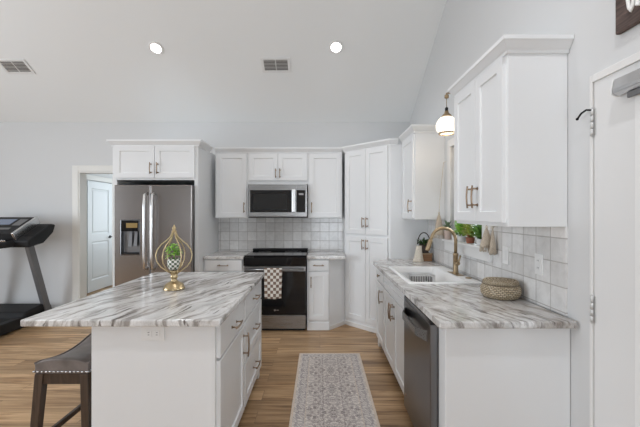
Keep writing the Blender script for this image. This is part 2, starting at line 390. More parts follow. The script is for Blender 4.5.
def tag(o, label, cat, group=None, kind=None):
    o['label'] = label; o['category'] = cat
    if group: o['group'] = group
    if kind: o['kind'] = kind
    return o
def thing(name, label, cat, loc=(0, 0, 0), rz=0.0, group=None):
    o = bpy.data.objects.new(name, None); C.objects.link(o); o.empty_display_size = 0.1
    o.location = loc; o.rotation_euler = (0, 0, rz)
    return tag(o, label, cat, group)
def struct(o): o['kind'] = 'structure'; return o
def dup(root, loc):
    r = root.copy(); C.objects.link(r); r.location = loc
    for ch in list(root.children):
        c = ch.copy(); C.objects.link(c); c.parent = r
        for g in list(ch.children):
            d = g.copy(); C.objects.link(d); d.parent = c
    return r

# ------------------------------------------------------------------ the setting
XW, YB = 1.265, 4.93          # right wall, back wall
SL = 0.587                    # ceiling slope
YF = 2.30; ZF = 2.73+SL*(YB-YF)
XL, YR = -6.5, -4.1
struct(MB().box(XL-0.15, XW+0.15, YR-0.15, 8.7, -0.12, 0.0).build('floor', 'floor'))
struct(MB().box(XW+0.15, 40, -20, 40, -0.25, -0.15).build('exterior_lawn', 'lawn'))
# back wall, with the hall opening
m = MB(); OX0, OX1, OZ = -3.395, -2.52, 2.03
m.box(XL-0.15, OX0, YB, YB+0.13, 0, 2.75); m.box(OX1, XW, YB, YB+0.13, 0, 2.75); m.box(OX0, OX1, YB, YB+0.13, OZ, 2.75)
struct(m.build('wall_back', 'wall'))
# right wall, with the sink window and the patio door
WY0, WY1, WZ0, WZ1 = 2.70, 3.36, 1.17, 2.08
DY0, DY1, DZ = 0.66, 1.612, 2.055
m = MB(); a, b = XW, XW+0.15
m.box(a, b, YR-0.15, DY0, 0, 4.4); m.box(a, b, DY0, DY1, DZ, 4.4); m.box(a, b, DY1, WY0, 0, 4.4)
m.box(a, b, WY0, WY1, 0, WZ0); m.box(a, b, WY0, WY1, WZ1, 4.4); m.box(a, b, WY1, YB+0.13, 0, 4.4)
struct(m.build('wall_right', 'wall'))
# left and rear walls of the living room, with openings added for light
m = MB(); m.box(XL-0.15, XL, YR, -1.0, 0, 4.4); m.box(XL-0.15, XL, 2.2, YB, 0, 4.4); m.box(XL-0.15, XL, -1.0, 2.2, 0, 0.6); m.box(XL-0.15, XL, -1.0, 2.2, 2.6, 4.4)
struct(m.build('wall_left', 'wall'))
m = MB(); m.box(XL-0.15, -4.3, YR-0.15, YR, 0, 4.4); m.box(-2.9, -0.25, YR-0.15, YR, 0, 4.4); m.box(1.15, XW, YR-0.15, YR, 0, 4.4)
m.box(-4.3, -2.9, YR-0.15, YR, 0, 0.45); m.box(-4.3, -2.9, YR-0.15, YR, 2.15, 4.4); m.box(-0.25, 1.15, YR-0.15, YR, 2.1, 4.4)
struct(m.build('wall_rear', 'wall'))
# vaulted ceiling
m = MB(); m.prism_x([(YB+0.13, 2.73-SL*0.13), (YF, ZF), (YR-0.15, ZF), (YR-0.15, ZF+0.12), (YF, ZF+0.12), (YB+0.13, 2.87-SL*0.13)], XL-0.15, XW)
struct(m.build('ceiling', 'ceiling'))
# hall beyond the opening
HX = -4.2
struct(MB().box(HX-0.12, HX, YB+0.13, 8.6, 0, 2.6).build('wall_hall_left', 'wall'))
struct(MB().box(-2.1, -2.0, YB+0.13, 8.6, 0, 2.6).build('wall_hall_right', 'wall'))
struct(MB().box(HX-0.12, -2.0, 8.6, 8.7, 0, 2.6).build('wall_hall_end', 'wall'))
struct(MB().box(HX-0.12, -2.0, YB+0.13, 8.7, 2.6, 2.7).build('ceiling_hall', 'ceiling'))
# opening casing and jamb
m = MB(); y0, y1 = YB-0.018, YB
m.box(OX0-0.085, OX0, y0, y1, 0, OZ+0.085); m.box(OX0, OX1, y0, y1, OZ, OZ+0.085); m.box(OX1, OX1+0.085, y0, y1, 0, OZ+0.085)
struct(m.build('trim_1', 'cream_trim', bevel=0.004))
m = MB(); m.box(OX0-0.0, OX0+0.018, YB-0.012, YB+0.14, 0, OZ); m.box(OX1-0.018, OX1, YB-0.012, YB+0.14, 0, OZ); m.box(OX0+0.018, OX1-0.018, YB-0.012, YB+0.14, OZ-0.018, OZ)
struct(m.build('trim_2', 'cream_trim', bevel=0.002))
# hall door: two-panel slab in the hall's side wall
d = bpy.data.objects.new('door_2', None); C.objects.link(d); struct(d); d.location = (HX+0.004, 7.0, 0); d.rotation_euler = (0, 0, PI/2)
d['label'] = 'white two-panel door in the hall beyond the opening'; d['category'] = 'door'
# local: x runs along -Y ... (rot +90: x -> +Y), use negative x
def panel_door(x0, x1, z0, z1, panels, th=0.035):
    m = MB(); m.box(x0, x1, -0.0, th, z0, z1)
    return m
m = MB(); xs = (-0.73, -0.0)
st = 0.11
for (pz0, pz1) in ((0.22, 0.92), (1.06, 1.90)):
    def rg(a, yy): return [(xs[0]+st+a, yy, pz0+a), (xs[1]-st-a, yy, pz0+a), (xs[1]-st-a, yy, pz1-a), (xs[0]+st+a, yy, pz1-a)]
    m.loops([rg(0, -0.035), rg(0.012, -0.024), rg(0.03, -0.024), rg(0.045, -0.030)], cap0=False, smooth=False)
for (bx0, bx1, bz0, bz1) in ((xs[0], xs[0]+st, 0.012, 2.03), (xs[1]-st, xs[1], 0.012, 2.03), (xs[0]+st, xs[1]-st, 0.012, 0.22), (xs[0]+st, xs[1]-st, 0.92, 1.06), (xs[0]+st, xs[1]-st, 1.90, 2.03)):
    m.box(bx0, bx1, -0.035, -0.006, bz0, bz1)
m.box(xs[0], xs[1], -0.008, -0.003, 0.012, 2.03)
m.build('door_slab', 'hall_door', d)
m = MB(); m.box(xs[0]-0.10, xs[0]-0.012, -0.022, -0.003, 0, 2.14); m.box(xs[1]+0.012, xs[1]+0.10, -0.022, -0.003, 0, 2.14); m.box(xs[0]-0.012, xs[1]+0.012, -0.022, -0.003, 2.05, 2.14)
m.build('door_casing', 'cream_trim', d, bevel=0.003)
m = MB(); m.cyl((-0.07, -0.035, 0.98), (-0.07, -0.043, 0.98), 0.028); m.cyl((-0.07, -0.04, 0.98), (-0.07, -0.075, 0.98), 0.010); m.tube([(-0.07, -0.075, 0.98), (-0.11, -0.077, 0.982), (-0.175, -0.075, 0.978)], [0.010, 0.009, 0.008])
m.build('door_lever', 'black_metal', d, label='black lever handle')
# baseboards
struct(MB().box(XL, OX0-0.086, YB-0.016, YB, 0, 0.13).build('baseboard_back', 'trim', bevel=0.004))
struct(MB().box(HX, HX+0.016, YB+0.14, 6.18, 0, 0.13).build('baseboard_hall', 'trim', bevel=0.004))
# patio door in the right wall
d = bpy.data.objects.new('door_1', None); C.objects.link(d); struct(d); d.location = (XW, DY0, 0)
d['label'] = 'white glazed patio door in the wall beside the countertop end'; d['category'] = 'door'
L = DY1-DY0
GY0, GY1, GZ0, GZ1 = 0.16, 0.735, 0.26, 1.95
m = MB(); x0, x1 = -0.005, 0.05
m.box(x0, x1, 0.003, GY0, 0.012, 2.043); m.box(x0, x1, GY1, L-0.003, 0.012, 2.043); m.box(x0, x1, GY0, GY1, 0.012, GZ0); m.box(x0, x1, GY0, GY1, GZ1, 2.043)
m.build('door_slab', 'door_paint', d, bevel=0.002)
m = MB(); f = 0.036
for (ya, yb, za, zb) in ((GY0, GY0+f, GZ0, GZ1), (GY1-f, GY1, GZ0, GZ1), (GY0+f, GY1-f, GZ0, GZ0+f), (GY0+f, GY1-f, GZ1-f, GZ1)): m.box(-0.012, 0.06, ya, yb, za, zb)
m.build('glass_frame', 'white_plastic', d, bevel=0.004)
MB().box(0.024, 0.032, GY0+f, GY1-f, GZ0+f, GZ1-f).build('glass_pane', 'glass', d)
for hz in (1.86, 1.00, 0.24):
    m = MB()
    for q in (-0.046, -0.0155, 0.0155, 0.046): m.cyl((-0.014, L-0.002, hz+q-0.0145), (-0.014, L-0.002, hz+q+0.0145), 0.0065, 10)
    m.sphere((-0.014, L-0.002, hz+0.064), 0.005, 8); m.sphere((-0.014, L-0.002, hz-0.064), 0.005, 8)
    m.box(-0.0065, -0.0045, L-0.016, L-0.004, hz-0.06, hz+0.06); m.box(-0.0135, -0.0115, L+0.001, L+0.012, hz-0.06, hz+0.06)
    m.build('hinge', mat('satin_nickel', (0.62, 0.62, 0.61), 0.45, 0.3), d, label='satin metal hinge')
m = MB(); m.tube([(-0.016, L-0.004, 1.915), (-0.030, L+0.012, 1.920), (-0.032, L+0.04, 1.912), (-0.030, L+0.066, 1.895)], 0.0045, 8); m.sphere((-0.030, L+0.068, 1.893), 0.007, 10)
m.build('door_stop', 'black_rubber', d, label='black hinge-pin door stop')
m = MB(); m.box(-0.012, 0.10, L, L+0.016, 0, DZ+0.022); m.box(0.052, 0.10, L-0.02, L, 0, DZ); m.box(-0.012, 0.02, 0, L, DZ-0.012, DZ+0.022); m.box(-0.012, 0.02, -0.016, 0.0, 0, DZ+0.022); 
m.build('door_jamb', 'trim', d, bevel=0.002)
# sink window: sill, apron, frame and glass
w = bpy.data.objects.new('window_1', None); C.objects.link(w); struct(w); w.location = (XW, WY0, WZ0)
w['label'] = 'window over the sink with a white sill'; w['category'] = 'window'
L = WY1-WY0; H = WZ1-WZ0
m = MB()
for (ya, yb, za, zb) in ((0, 0.05, 0, H), (L-0.05, L, 0, H), (0.05, L-0.05, 0.02, 0.07), (0.05, L-0.05, H-0.05, H), (0.05, L-0.05, H/2-0.02, H/2+0.02)): m.box(0.10, 0.14, ya, yb, za, zb)
m.build('window_frame', 'white_plastic', w, bevel=0.003)
MB().box(0.117, 0.123, 0.05, L-0.05, 0.07, H-0.05).build('window_pane', 'glass', w)
m = MB(); m.box(0.0, 0.14, 0.0005, L-0.0005, 0.0, 0.02); m.box(-0.055, 0.0, -0.175, L+0.115, 0.0, 0.02)
m.build('window_sill', 'trim', w, bevel=0.004)
MB().box(-0.034, -0.013, -0.165, L+0.105, -0.085, -0.001).build('window_apron', 'trim', w, bevel=0.003)
m = MB(); m.box(-0.018, 0.0, -0.07, 0.0, 0.0205, H+0.07); m.box(-0.018, 0.0, L, L+0.07, 0.0205, H+0.07); m.box(-0.018, 0.0, 0.0, L, H, H+0.07)
m.build('window_casing', 'trim', w, bevel=0.003)
# unseen window frames added behind the rear and side fill panels
def far_window(name, loc, rz, L, H, n):
    w = bpy.data.objects.new(name, None); C.objects.link(w); struct(w); w.location = loc; w.rotation_euler = (0, 0, rz)
    m = MB()
    for k in range(n+1): m.box(k*L/n-0.03*(k > 0), k*L/n+0.03*(k < n), 0.04, 0.10, 0, H)
    m.box(0, L, 0.04, 0.10, 0, 0.05); m.box(0, L, 0.04, 0.10, H-0.05, H)
    m.build('window_frame', 'white_plastic', w)
far_window('added_window_2', (-2.9, YR, 0.45), PI, 1.4, 1.7, 1)
far_window('added_window_4', (1.15, YR, 0.0), PI, 1.4, 2.1, 1)
far_window('added_window_3', (XL, -1.0, 0.6), PI/2, 3.2, 2.0, 2)
# tile backsplashes
TH = 0.011
struct(MB().box(-1.425, 0.80, YB-TH, YB, 0.916, 1.385).build('backsplash_back', 'tile_back'))
m = MB(); m.box(XW-TH, XW, 1.787, WY0-0.072, 0.916, 1.372); m.box(XW-TH, XW, WY1+0.072, 4.065, 0.916, 1.372); m.box(XW-TH, XW, WY0-0.072, WY1+0.072, 0.916, WZ0-0.0)
struct(m.build('backsplash_right', 'tile_right'))

# ------------------------------------------------------------------ ceiling fittings
tilt = -math.atan(SL)
def ceil_z(y): return 2.73+SL*(YB-y)
def on_ceiling(name, label, cat, x, y, group):
    t = thing(name, label, cat, (x, y, ceil_z(y)), 0, group); t.rotation_euler = (tilt, 0, 0); return t
lt = on_ceiling('recessed_light', 'round recessed ceiling light above the fridge side of the island', 'ceiling light', -1.85, 3.948, 'recessed ceiling lights')
m = MB(); m.lathe([(0.058, -0.001), (0.085, -0.001), (0.085, -0.006), (0.078, -0.010), (0.060, -0.010), (0.056, -0.004)], cap0=False, cap1=False, n=32); m.build('trim_ring', 'white_plastic', lt)
m = MB(); m.lathe([(0.0575, -0.002), (0.0575, -0.005), (0.03, -0.0065), (0.001, -0.007)], n=32); m.build('lens', 'lamp', lt, label='glowing lens')
l2 = dup(lt, (0.18, 3.937, ceil_z(3.937))); l2['label'] = 'round recessed ceiling light in line with the runner rug'
def spot(loc, p):
    l = bpy.data.lights.new('recessed_or_fill_lamp', 'SPOT'); l.energy = p; l.spot_size = math.radians(150); l.spot_blend = 0.8; l.shadow_soft_size = 0.06; l.color = (0.97, 0.97, 1.0)
    o = bpy.data.objects.new('recessed_or_fill_lamp', l); C.objects.link(o); o.location = loc
for (x, y) in ((-1.85, 3.92), (0.18, 3.91)): spot((x, y, ceil_z(y)-0.04), 12)
for (x, y, p) in ((0.45, 0.4, 95), (-0.7, 2.0, 46), (-3.9, 0.6, 14)): spot((x, y, min(ZF, ceil_z(y))-0.04), p)  # unseen spots without fittings, added to brighten right wall and near cabinets
v = on_ceiling('air_vent', 'louvred ceiling vent between the two recessed lights', 'vent', -0.52, 4.137, 'ceiling vents')
m = MB(); 
for (xa, xb, ya, yb) in ((-0.17, -0.14, -0.10, 0.10), (0.14, 0.17, -0.10, 0.10), (-0.14, 0.14, -0.10, -0.075), (-0.14, 0.14, 0.075, 0.10)): m.box(xa, xb, ya, yb, -0.010, -0.001)
m.build('vent_frame', 'white_plastic', v, bevel=0.002)
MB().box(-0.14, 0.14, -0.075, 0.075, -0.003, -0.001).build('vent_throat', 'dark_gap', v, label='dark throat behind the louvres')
m = MB()
for k in range(8):
    y = -0.066+k*0.019; m.hexa([(-0.14, y-0.005, -0.009), (0.14, y-0.005, -0.009), (0.14, y-0.004, -0.009), (-0.14, y-0.004, -0.009)], [(-0.14, y+0.004, -0.004), (0.14, y+0.004, -0.004), (0.14, y+0.006, -0.004), (-0.14, y+0.006, -0.004)])
m.box(-0.004, 0.004, -0.075, 0.075, -0.010, -0.007)
m.build('louvres', 'white_plastic', v)
v2 = dup(v, (-3.61, 4.155, ceil_z(4.155))); v2['label'] = 'louvred ceiling vent high over the treadmill'

# ------------------------------------------------------------------ cabinets
CROWN = [(0, 0), (0.010, 0), (0.012, 0.014), (0.020, 0.022), (0.040, 0.050), (0.046, 0.054), (0.046, 0.074), (0, 0.074)]
def fronts(t, items):
    """items: (kind, x0, x1, z0, z1, handle); handle = ('v'|'h'|'k', x, z)"""
    for kind, x0, x1, z0, z1, hd in items:
        m = MB()
        if kind == 'slab': m.slab(x0, x1, z0, z1)
        else: m.shaker(x0, x1, z0, z1)
        nm = 'door' if kind == 'door' else ('false_front' if kind == 'false' else 'drawer')
        p = m.build(nm, 'cabinet', t)
        if hd:
            q = MB()
            if hd[0] == 'k': q.lathe([(0.006, 0), (0.006, 0.014), (0.015, 0.018), (0.016, 0.026), (0.006, 0.030)], n=14); bmesh.ops.rotate(q.bm, verts=q.bm.verts[:], cent=(0, 0, 0), matrix=Matrix.Rotation(PI/2, 3, 'X')); bmesh.ops.translate(q.bm, verts=q.bm.verts[:], vec=(hd[1], -0.02, hd[2]))
            else: q.pull(hd[1], hd[2], 0.135 if len(hd) < 4 else hd[3], hd[0] == 'v')
            q.build('knob' if hd[0] == 'k' else 'handle', 'bronze', p, label='bronze '+('knob' if hd[0] == 'k' else 'bar handle'))
def base(name, label, loc, rz, w, D, items, group=None, foot=(0, 0), toe=0.07, top=0.878, hollow=False):
    t = thing(name, label, 'cabinet', loc, rz, group)
    m = MB()
    if hollow:
        m.box(0, w, 0, 0.018, 0.10, top); m.box(0, w, D-0.012, D, 0.10, top); m.box(0, 0.016, 0.018, D-0.012, 0.10, top); m.box(w-0.016, w, 0.018, D-0.012, 0.10, top); m.box(0.016, w-0.016, 0.018, D-0.012, 0.10, 0.116)
    else: m.box(0, w, 0, D, 0.10, top)
    m.build('carcass', 'cabinet', t, bevel=0.002)
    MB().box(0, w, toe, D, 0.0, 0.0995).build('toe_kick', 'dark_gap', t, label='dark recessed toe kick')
    for k, x in enumerate((0, w)):
        if foot[k]:
            sg = 1 if k == 0 else -1
            poly = [(0, 0), (0.055, 0), (0.075, 0.03), (0.10, 0.06), (0.16, 0.0995), (0, 0.0995)]
            q = MB(); a = [q.bm.verts.new((x+sg*px, 0.0, pz)) for px, pz in poly]; b = [q.bm.verts.new((x+sg*px, 0.022, pz)) for px, pz in poly]
            q.bm.faces.new(a); q.bm.faces.new(list(reversed(b)))
            for i in range(6): q.bm.faces.new((a[i], a[(i+1) % 6], b[(i+1) % 6], b[i]))
            q.build('foot', 'cabinet', t, bevel=0.002)
    fronts(t, items)
    return t
def wallcab(name, label, loc, rz, w, D, z0, z1, items, crown=None, group=None):
    t = thing(name, label, 'cabinet', (loc[0], loc[1], 0), rz, group)
    MB().box(0, w, 0, D, z0, z1).build('carcass', 'cabinet', t, bevel=0.002)
    if crown: MB().sweep(crown, CROWN, z1-0.012).build('crown_molding', 'cabinet', t)
    fronts(t, items)
    return t
UZ0, UZ1 = 1.378, 2.243; VZ1 = 2.268

# --- fridge surround
t = thing('refrigerator_cabinet', 'tall white fridge surround with two short doors over the fridge', 'cabinet', (-2.445, 4.125, 0))
w = 1.010; D = YB-4.125-0.002
MB().box(0, 0.052, 0, D, 0, UZ1).build('side_panel', 'cabinet', t, bevel=0.002)
MB().box(w-0.044, w, 0, D, 0, UZ1).build('side_panel', 'cabinet', t, bevel=0.002)
MB().box(0.0525, w-0.0445, 0, D, 1.835, UZ1).build('carcass', 'cabinet', t)
MB().sweep([(0, D), (0, 0), (w, 0), (w, D-0.39)], [(-o, h) for o, h in CROWN], UZ1-0.012).build('crown_molding', 'cabinet', t)
fronts(t, [('door', 0.035, 0.500, 1.858, 2.232, ('v', 0.462, 1.97)), ('door', 0.506, 0.972, 1.858, 2.232, ('v', 0.544, 1.97))])

# --- back wall uppers
yu = 4.605; Du = YB-yu-0.002
G = 'wall cabinets on the range wall'
def crown_rev(pts): return pts
wallcab('upper_cabinet', 'white single-door wall cabinet between fridge surround and microwave', (-1.376, yu), 0, 0.430, Du, UZ0, UZ1,
        [('door', 0.018, 0.412, UZ0+0.012, UZ1-0.02, ('v', 0.383, UZ0+0.14))], [(0.430, 0), (0.0, 0)], G)
wallcab('upper_cabinet', 'short white two-door wall cabinet directly above the microwave', (-0.9455, yu), 0, 0.787, Du, 1.822, UZ1,
        [('door', 0.014, 0.391, 1.872, UZ1-0.02, ('v', 0.366, 1.965, 0.12)), ('door', 0.396, 0.773, 1.872, UZ1-0.02, ('v', 0.421, 1.965, 0.12))], [(0.787, 0), (0, 0)], G)
wallcab('upper_cabinet', 'white single-door wall cabinet between microwave and corner pantry', (-0.158, yu), 0, 0.448, Du, UZ0, UZ1,
        [('door', 0.018, 0.430, UZ0+0.012, UZ1-0.02, ('v', 0.047, UZ0+0.14))], [(0.448, 0), (0, 0)], G)

# --- corner pantry (diagonal)
PX, PY = 0.326, 4.56; r2 = math.sqrt(0.5)
t = thing('pantry_cabinet', 'tall white diagonal corner pantry with four doors', 'cabinet', (PX, PY, 0), -PI/4)
def loc_p(x, y): dx, dy = x-PX, y-PY; return ((dx-dy)*r2, (dx+dy)*r2)
poly = [(0.326, 4.56), (0.818, 4.068), (XW-0.002, 4.068), (XW-0.002, YB-0.002), (0.326, YB-0.002)]
plp = [loc_p(*q) for q in poly]
MB().prism(plp, 0.0, UZ1).build('carcass', 'cabinet', t, bevel=0.002)
MB().sweep([loc_p(0.90, 4.068), plp[1], plp[0], plp[4]], CROWN, UZ1-0.012).build('crown_molding', 'cabinet', t)
wP = 0.696
fronts(t, [('door', 0.030, 0.346, 1.185, 2.228, ('v', 0.318, 1.33, 0.125)), ('door', 0.350, 0.666, 1.185, 2.228, ('v', 0.378, 1.33, 0.125)),
           ('door', 0.030, 0.346, 0.105, 1.150, ('v', 0.318, 1.06, 0.125)), ('door', 0.350, 0.666, 0.105, 1.150, ('v', 0.378, 1.06, 0.125))])
MB().box(0.0, wP, -0.014, -0.0005, 0.0, 0.055).build('base_molding', 'trim', t, bevel=0.005)

# --- right wall uppers (local x runs towards the camera, y to the wall)
Dr = XW-0.96-0.002
w = 2.46-1.785
wallcab('upper_cabinet', 'large white two-door wall cabinet above the woven basket', (0.96, 2.46), -PI/2, w, Dr, UZ0-0.006, VZ1,
        [('door', 0.006, w/2-0.002, UZ0+0.014, VZ1-0.02, ('v', w/2-0.034, UZ0+0.162)), ('door', w/2+0.002, w-0.022, UZ0+0.014, VZ1-0.02, ('v', w/2+0.034, UZ0+0.162))],
        [(w, Dr), (w, 0), (0, 0), (0, Dr)])
w = 4.064-3.54
wallcab('upper_cabinet', 'white single-door wall cabinet between sink window and corner pantry', (0.96, 4.064), -PI/2, w, Dr, UZ0, VZ1,
        [('door', 0.05, w-0.02, UZ0+0.014, VZ1-0.02, ('v', w-0.06, UZ0+0.14))], [(w, Dr), (w, 0), (0, 0)])

# --- back wall base cabinets
yb = 4.32; Db = YB-yb-0.002
base('base_cabinet', 'white base cabinet between fridge surround and range', (-1.433, yb, 0), 0, 0.495, Db,
     [('slab', 0.02, 0.475, 0.735, 0.868, ('h', 0.247, 0.803)), ('door', 0.02, 0.475, 0.115, 0.722, ('v', 0.440, 0.62))])
t = base('base_cabinet', 'white base cabinet with angled side between range and pantry', (-0.160, yb, 0), 0, 0.275, Db,
     [('slab', 0.022, 0.262, 0.735, 0.868, ('h', 0.142, 0.803)), ('door', 0.022, 0.262, 0.13, 0.722, ('v', 0.05, 0.60))])
MB().box(0.0, 0.275, -0.012, 0.02, 0.0, 0.0995).build('base_molding', 'cabinet', t, bevel=0.006)
m = MB(); m.prism([(0.2755, 0.0), (0.484, 0.238), (0.484, Db), (0.2755, Db)], 0.0, 0.878); m.build('angled_filler', 'cabinet', t, bevel=0.002)
m = MB(); m.prism([(0.2755, -0.012), (0.484, 0.222), (0.484, 0.2375), (0.2755, -0.0005)], 0.0, 0.05); m.build('base_molding', 'trim', t, bevel=0.003)

# --- sink run base cabinets
XF = 0.633; Ds = XW-XF-0.002
base('base_cabinet', 'narrow white base cabinet with one knobbed drawer beside the pantry', (XF, 3.83, 0), -PI/2, 0.458, Ds,
     [('slab', 0.02, 0.44, 0.735, 0.868, ('k', 0.23, 0.80)), ('door', 0.02, 0.44, 0.115, 0.722, ('v', 0.39, 0.62))], foot=(1, 0))
base('sink_cabinet', 'white base cabinet with two doors under the sink', (XF, 3.371, 0), -PI/2, 0.901, Ds,
     [('false', 0.012, 0.889, 0.735, 0.868, None), ('door', 0.012, 0.449, 0.115, 0.722, ('v', 0.418, 0.62)), ('door', 0.453, 0.889, 0.115, 0.722, ('v', 0.484, 0.62))], hollow=True)
ep = MB().box(XF, XW-0.002, 1.765, 1.868, 0.0, 0.878).build('end_panel', 'cabinet', bevel=0.003, off=(0.94, 1.82, 0))
tag(ep, 'plain white end panel closing the sink run beside the patio door', 'panel')

# --- island cabinets
IX0, IX1 = -1.168, -0.535
t1 = base('island_cabinet', 'white island cabinet with one drawer over a door, nearest the bar stool', (IX1, 1.80, 0), PI/2, 0.60, IX1-IX0,
     [('slab', 0.012, 0.588, 0.690, 0.868, ('h', 0.30, 0.775, 0.15)), ('door', 0.012, 0.588, 0.105, 0.676, ('v', 0.552, 0.56, 0.16))], group='island cabinets')
t2 = base('island_cabinet', 'white island cabinet with three stacked drawers facing the range', (IX1, 2.4015, 0), PI/2, 0.705, IX1-IX0,
     [('slab', 0.012, 0.680, 0.700, 0.868, ('h', 0.345, 0.785, 0.15)), ('drawer', 0.012, 0.680, 0.410, 0.688, ('h', 0.345, 0.555, 0.15)), ('drawer', 0.012, 0.680, 0.105, 0.398, ('h', 0.345, 0.255, 0.15))], group='island cabinets', foot=(0, 1))
m = MB(); m.box(-0.012, -0.0005, 0.0, IX1-IX0, 0.0, 0.878); m.build('end_panel', 'cabinet', t1, bevel=0.002)
m = MB(); m.box(-0.016, -0.0125, 0.0, 0.035, 0.0, 0.878); m.build('corner_trim', 'cabinet', t1, bevel=0.001)

# ------------------------------------------------------------------ countertops
CT0, CT1 = 0.879, 0.914
o = MB().box(-0.495, 0.495, -0.71, 0.71, 0, CT1-CT0).build('island_countertop', 'granite_island', bevel=0.007, seg=3); o.location = (-0.990, 2.44, CT0)
tag(o, 'white, grey and brown veined granite slab on the island', 'countertop')
o = MB().box(-1.432, -0.936, 4.285, YB-0.013, CT0, CT1).build('countertop', 'granite_back', bevel=0.005, off=(-1.18, 4.6, CT0))
tag(o, 'veined granite countertop piece between fridge surround and range', 'countertop')
o = MB().prism([(-0.163, 4.285), (0.312, 4.285), (0.312, 4.555), (0.324, 4.565), (0.324, YB-0.013), (-0.163, YB-0.013)], CT0, CT1).build('countertop', 'granite_back', bevel=0.005, off=(0.08, 4.6, CT0))
tag(o, 'veined granite countertop piece between range and pantry', 'countertop')
# sink run with its cut-out
SX0, SX1, SY0, SY1 = 0.662, 1.216, 2.60, 3.42
hx0, hx1, hy0, hy1 = SX0+0.03, SX1-0.03, SY0+0.03, SY1-0.03
outer = [(0.582, 1.70), (XW-0.013, 1.70), (XW-0.013, 4.062), (0.775, 4.062), (0.582, 3.845)]
m = MB()
def ring_mesh(m, z, flip):
    O = [m.bm.verts.new((x, y, z)) for x, y in outer]; Hh = [m.bm.verts.new((x, y, z)) for x, y in ((hx0, hy0), (hx1, hy0), (hx1, hy1), (hx0, hy1))]
    f1 = [O[0], O[1], Hh[1], Hh[0]]; f2 = [O[1], O[2], Hh[2], Hh[1]]; f3 = [O[2], O[3], O[4], Hh[3], Hh[2]]; f4 = [O[4], O[0], Hh[0], Hh[3]]
    for f in (f1, f2, f3, f4): m.bm.faces.new(list(reversed(f)) if flip else f)
    return O, Hh
Oa, Ha = ring_mesh(m, CT1, False); Ob, Hb = ring_mesh(m, CT0, True)
for A, B in ((Oa, Ob), (Ha, Hb)):
    for i in range(len(A)): j = (i+1) % len(A); m.bm.faces.new((A[i], A[j], B[j], B[i]))
o = m.build('countertop', 'granite_sink', bevel=0.007, seg=3, off=(0.92, 2.9, CT0))
tag(o, 'long veined granite countertop holding the white sink', 'countertop')

# ------------------------------------------------------------------ sink, faucet
def rrect(x0, x1, y0, y1, r, z, n=6):
    out = []
    for cx, cy, a0 in ((x1-r, y1-r, 0), (x0+r, y1-r, PI/2), (x0+r, y0+r, PI), (x1-r, y0+r, 1.5*PI)):
        for k in range(n+1): a = a0+PI/2*k/n; out.append((cx+r*math.cos(a), cy+r*math.sin(a), z))
    return out
t = thing('sink', 'white drop-in sink set in the granite beside the window', 'sink', (0.94, 3.045, CT1))
def L(p): return [(x-0.94, y-3.045, z-CT1) for x, y, z in p]
bx0, bx1, by0, by1 = SX0+0.04, 1.105, SY0+0.04, 3.36
rings = [rrect(SX0, SX1, SY0, SY1, 0.03, CT1+0.0006), rrect(SX0, SX1, SY0, SY1, 0.03, CT1+0.008), rrect(SX0+0.006, SX1-0.006, SY0+0.006, SY1-0.006, 0.026, CT1+0.013),
         rrect(bx0-0.006, bx1+0.006, by0-0.006, by1+0.006, 0.05, CT1+0.012), rrect(bx0, bx1, by0, by1, 0.05, CT1+0.006), rrect(bx0+0.004, bx1-0.004, by0+0.004, by1-0.004, 0.05, CT1-0.15),
         rrect(bx0+0.03, bx1-0.03, by0+0.03, by1-0.03, 0.04, CT1-0.185), rrect(bx0+0.03, bx1-0.03, by0+0.03, by1-0.03, 0.04, CT1-0.195),
         rrect(bx0-0.004, bx1+0.004, by0-0.004, by1+0.004, 0.05, CT1-0.15), rrect(bx0-0.006, bx1+0.006, by0-0.006, by1+0.006, 0.05, CT1+0.0006)]
m = MB(); m.loops([L(r) for r in rings[:7]], cap0=False, cap1=True); m.build('basin', 'white_ceramic', t)
m = MB(); m.lathe([(0.045, 0), (0.045, 0.004), (0.03, 0.005), (0.012, 0.002)], (-0.05, 0, -0.184), n=20); m.build('drain', 'chrome', t, label='metal drain')
m = MB(); m.lathe([(0.024, 0.0005), (0.024, 0.004), (0.018, 0.007), (0.004, 0.008)], (1.178-0.94, 2.775-3.045, 0.0125), n=20); m.build('hole_cover', 'brass', t, label='round brass hole cover on the sink deck')
# steel caddy standing in the basin
t = thing('sink_caddy', 'stainless steel wire caddy standing inside the white sink', 'caddy', (0.90, 3.12, CT1-0.1845))
m = MB(); hz = 0.165; cx, cy = 0.105, 0.05
for k in range(11): x = -cx+2*cx*k/10; m.cyl((x, -cy, 0.0), (x, -cy, hz), 0.0022, 6); m.cyl((x, cy, 0.0), (x, cy, hz), 0.0022, 6)
for k in range(4): y = -cy+2*cy*k/3; m.cyl((-cx, y, 0), (-cx, y, hz), 0.0022, 6); m.cyl((cx, y, 0), (cx, y, hz), 0.0022, 6)
for z in (0.004, 0.10, hz): m.tube([(-cx, -cy, z), (cx, -cy, z), (cx, cy, z), (-cx, cy, z)], 0.004, 8, closed=True)
m.build('wire_frame', 'chrome', t)
MB().box(-0.10, 0.03, -0.044, 0.044, 0.11, 0.158).build('steel_tray', 'steel', t, bevel=0.004)
MB().box(0.045, 0.095, -0.04, 0.04, 0.105, 0.150).build('sponge', 'grey_metal', t, bevel=0.006, label='dark grey sponge')
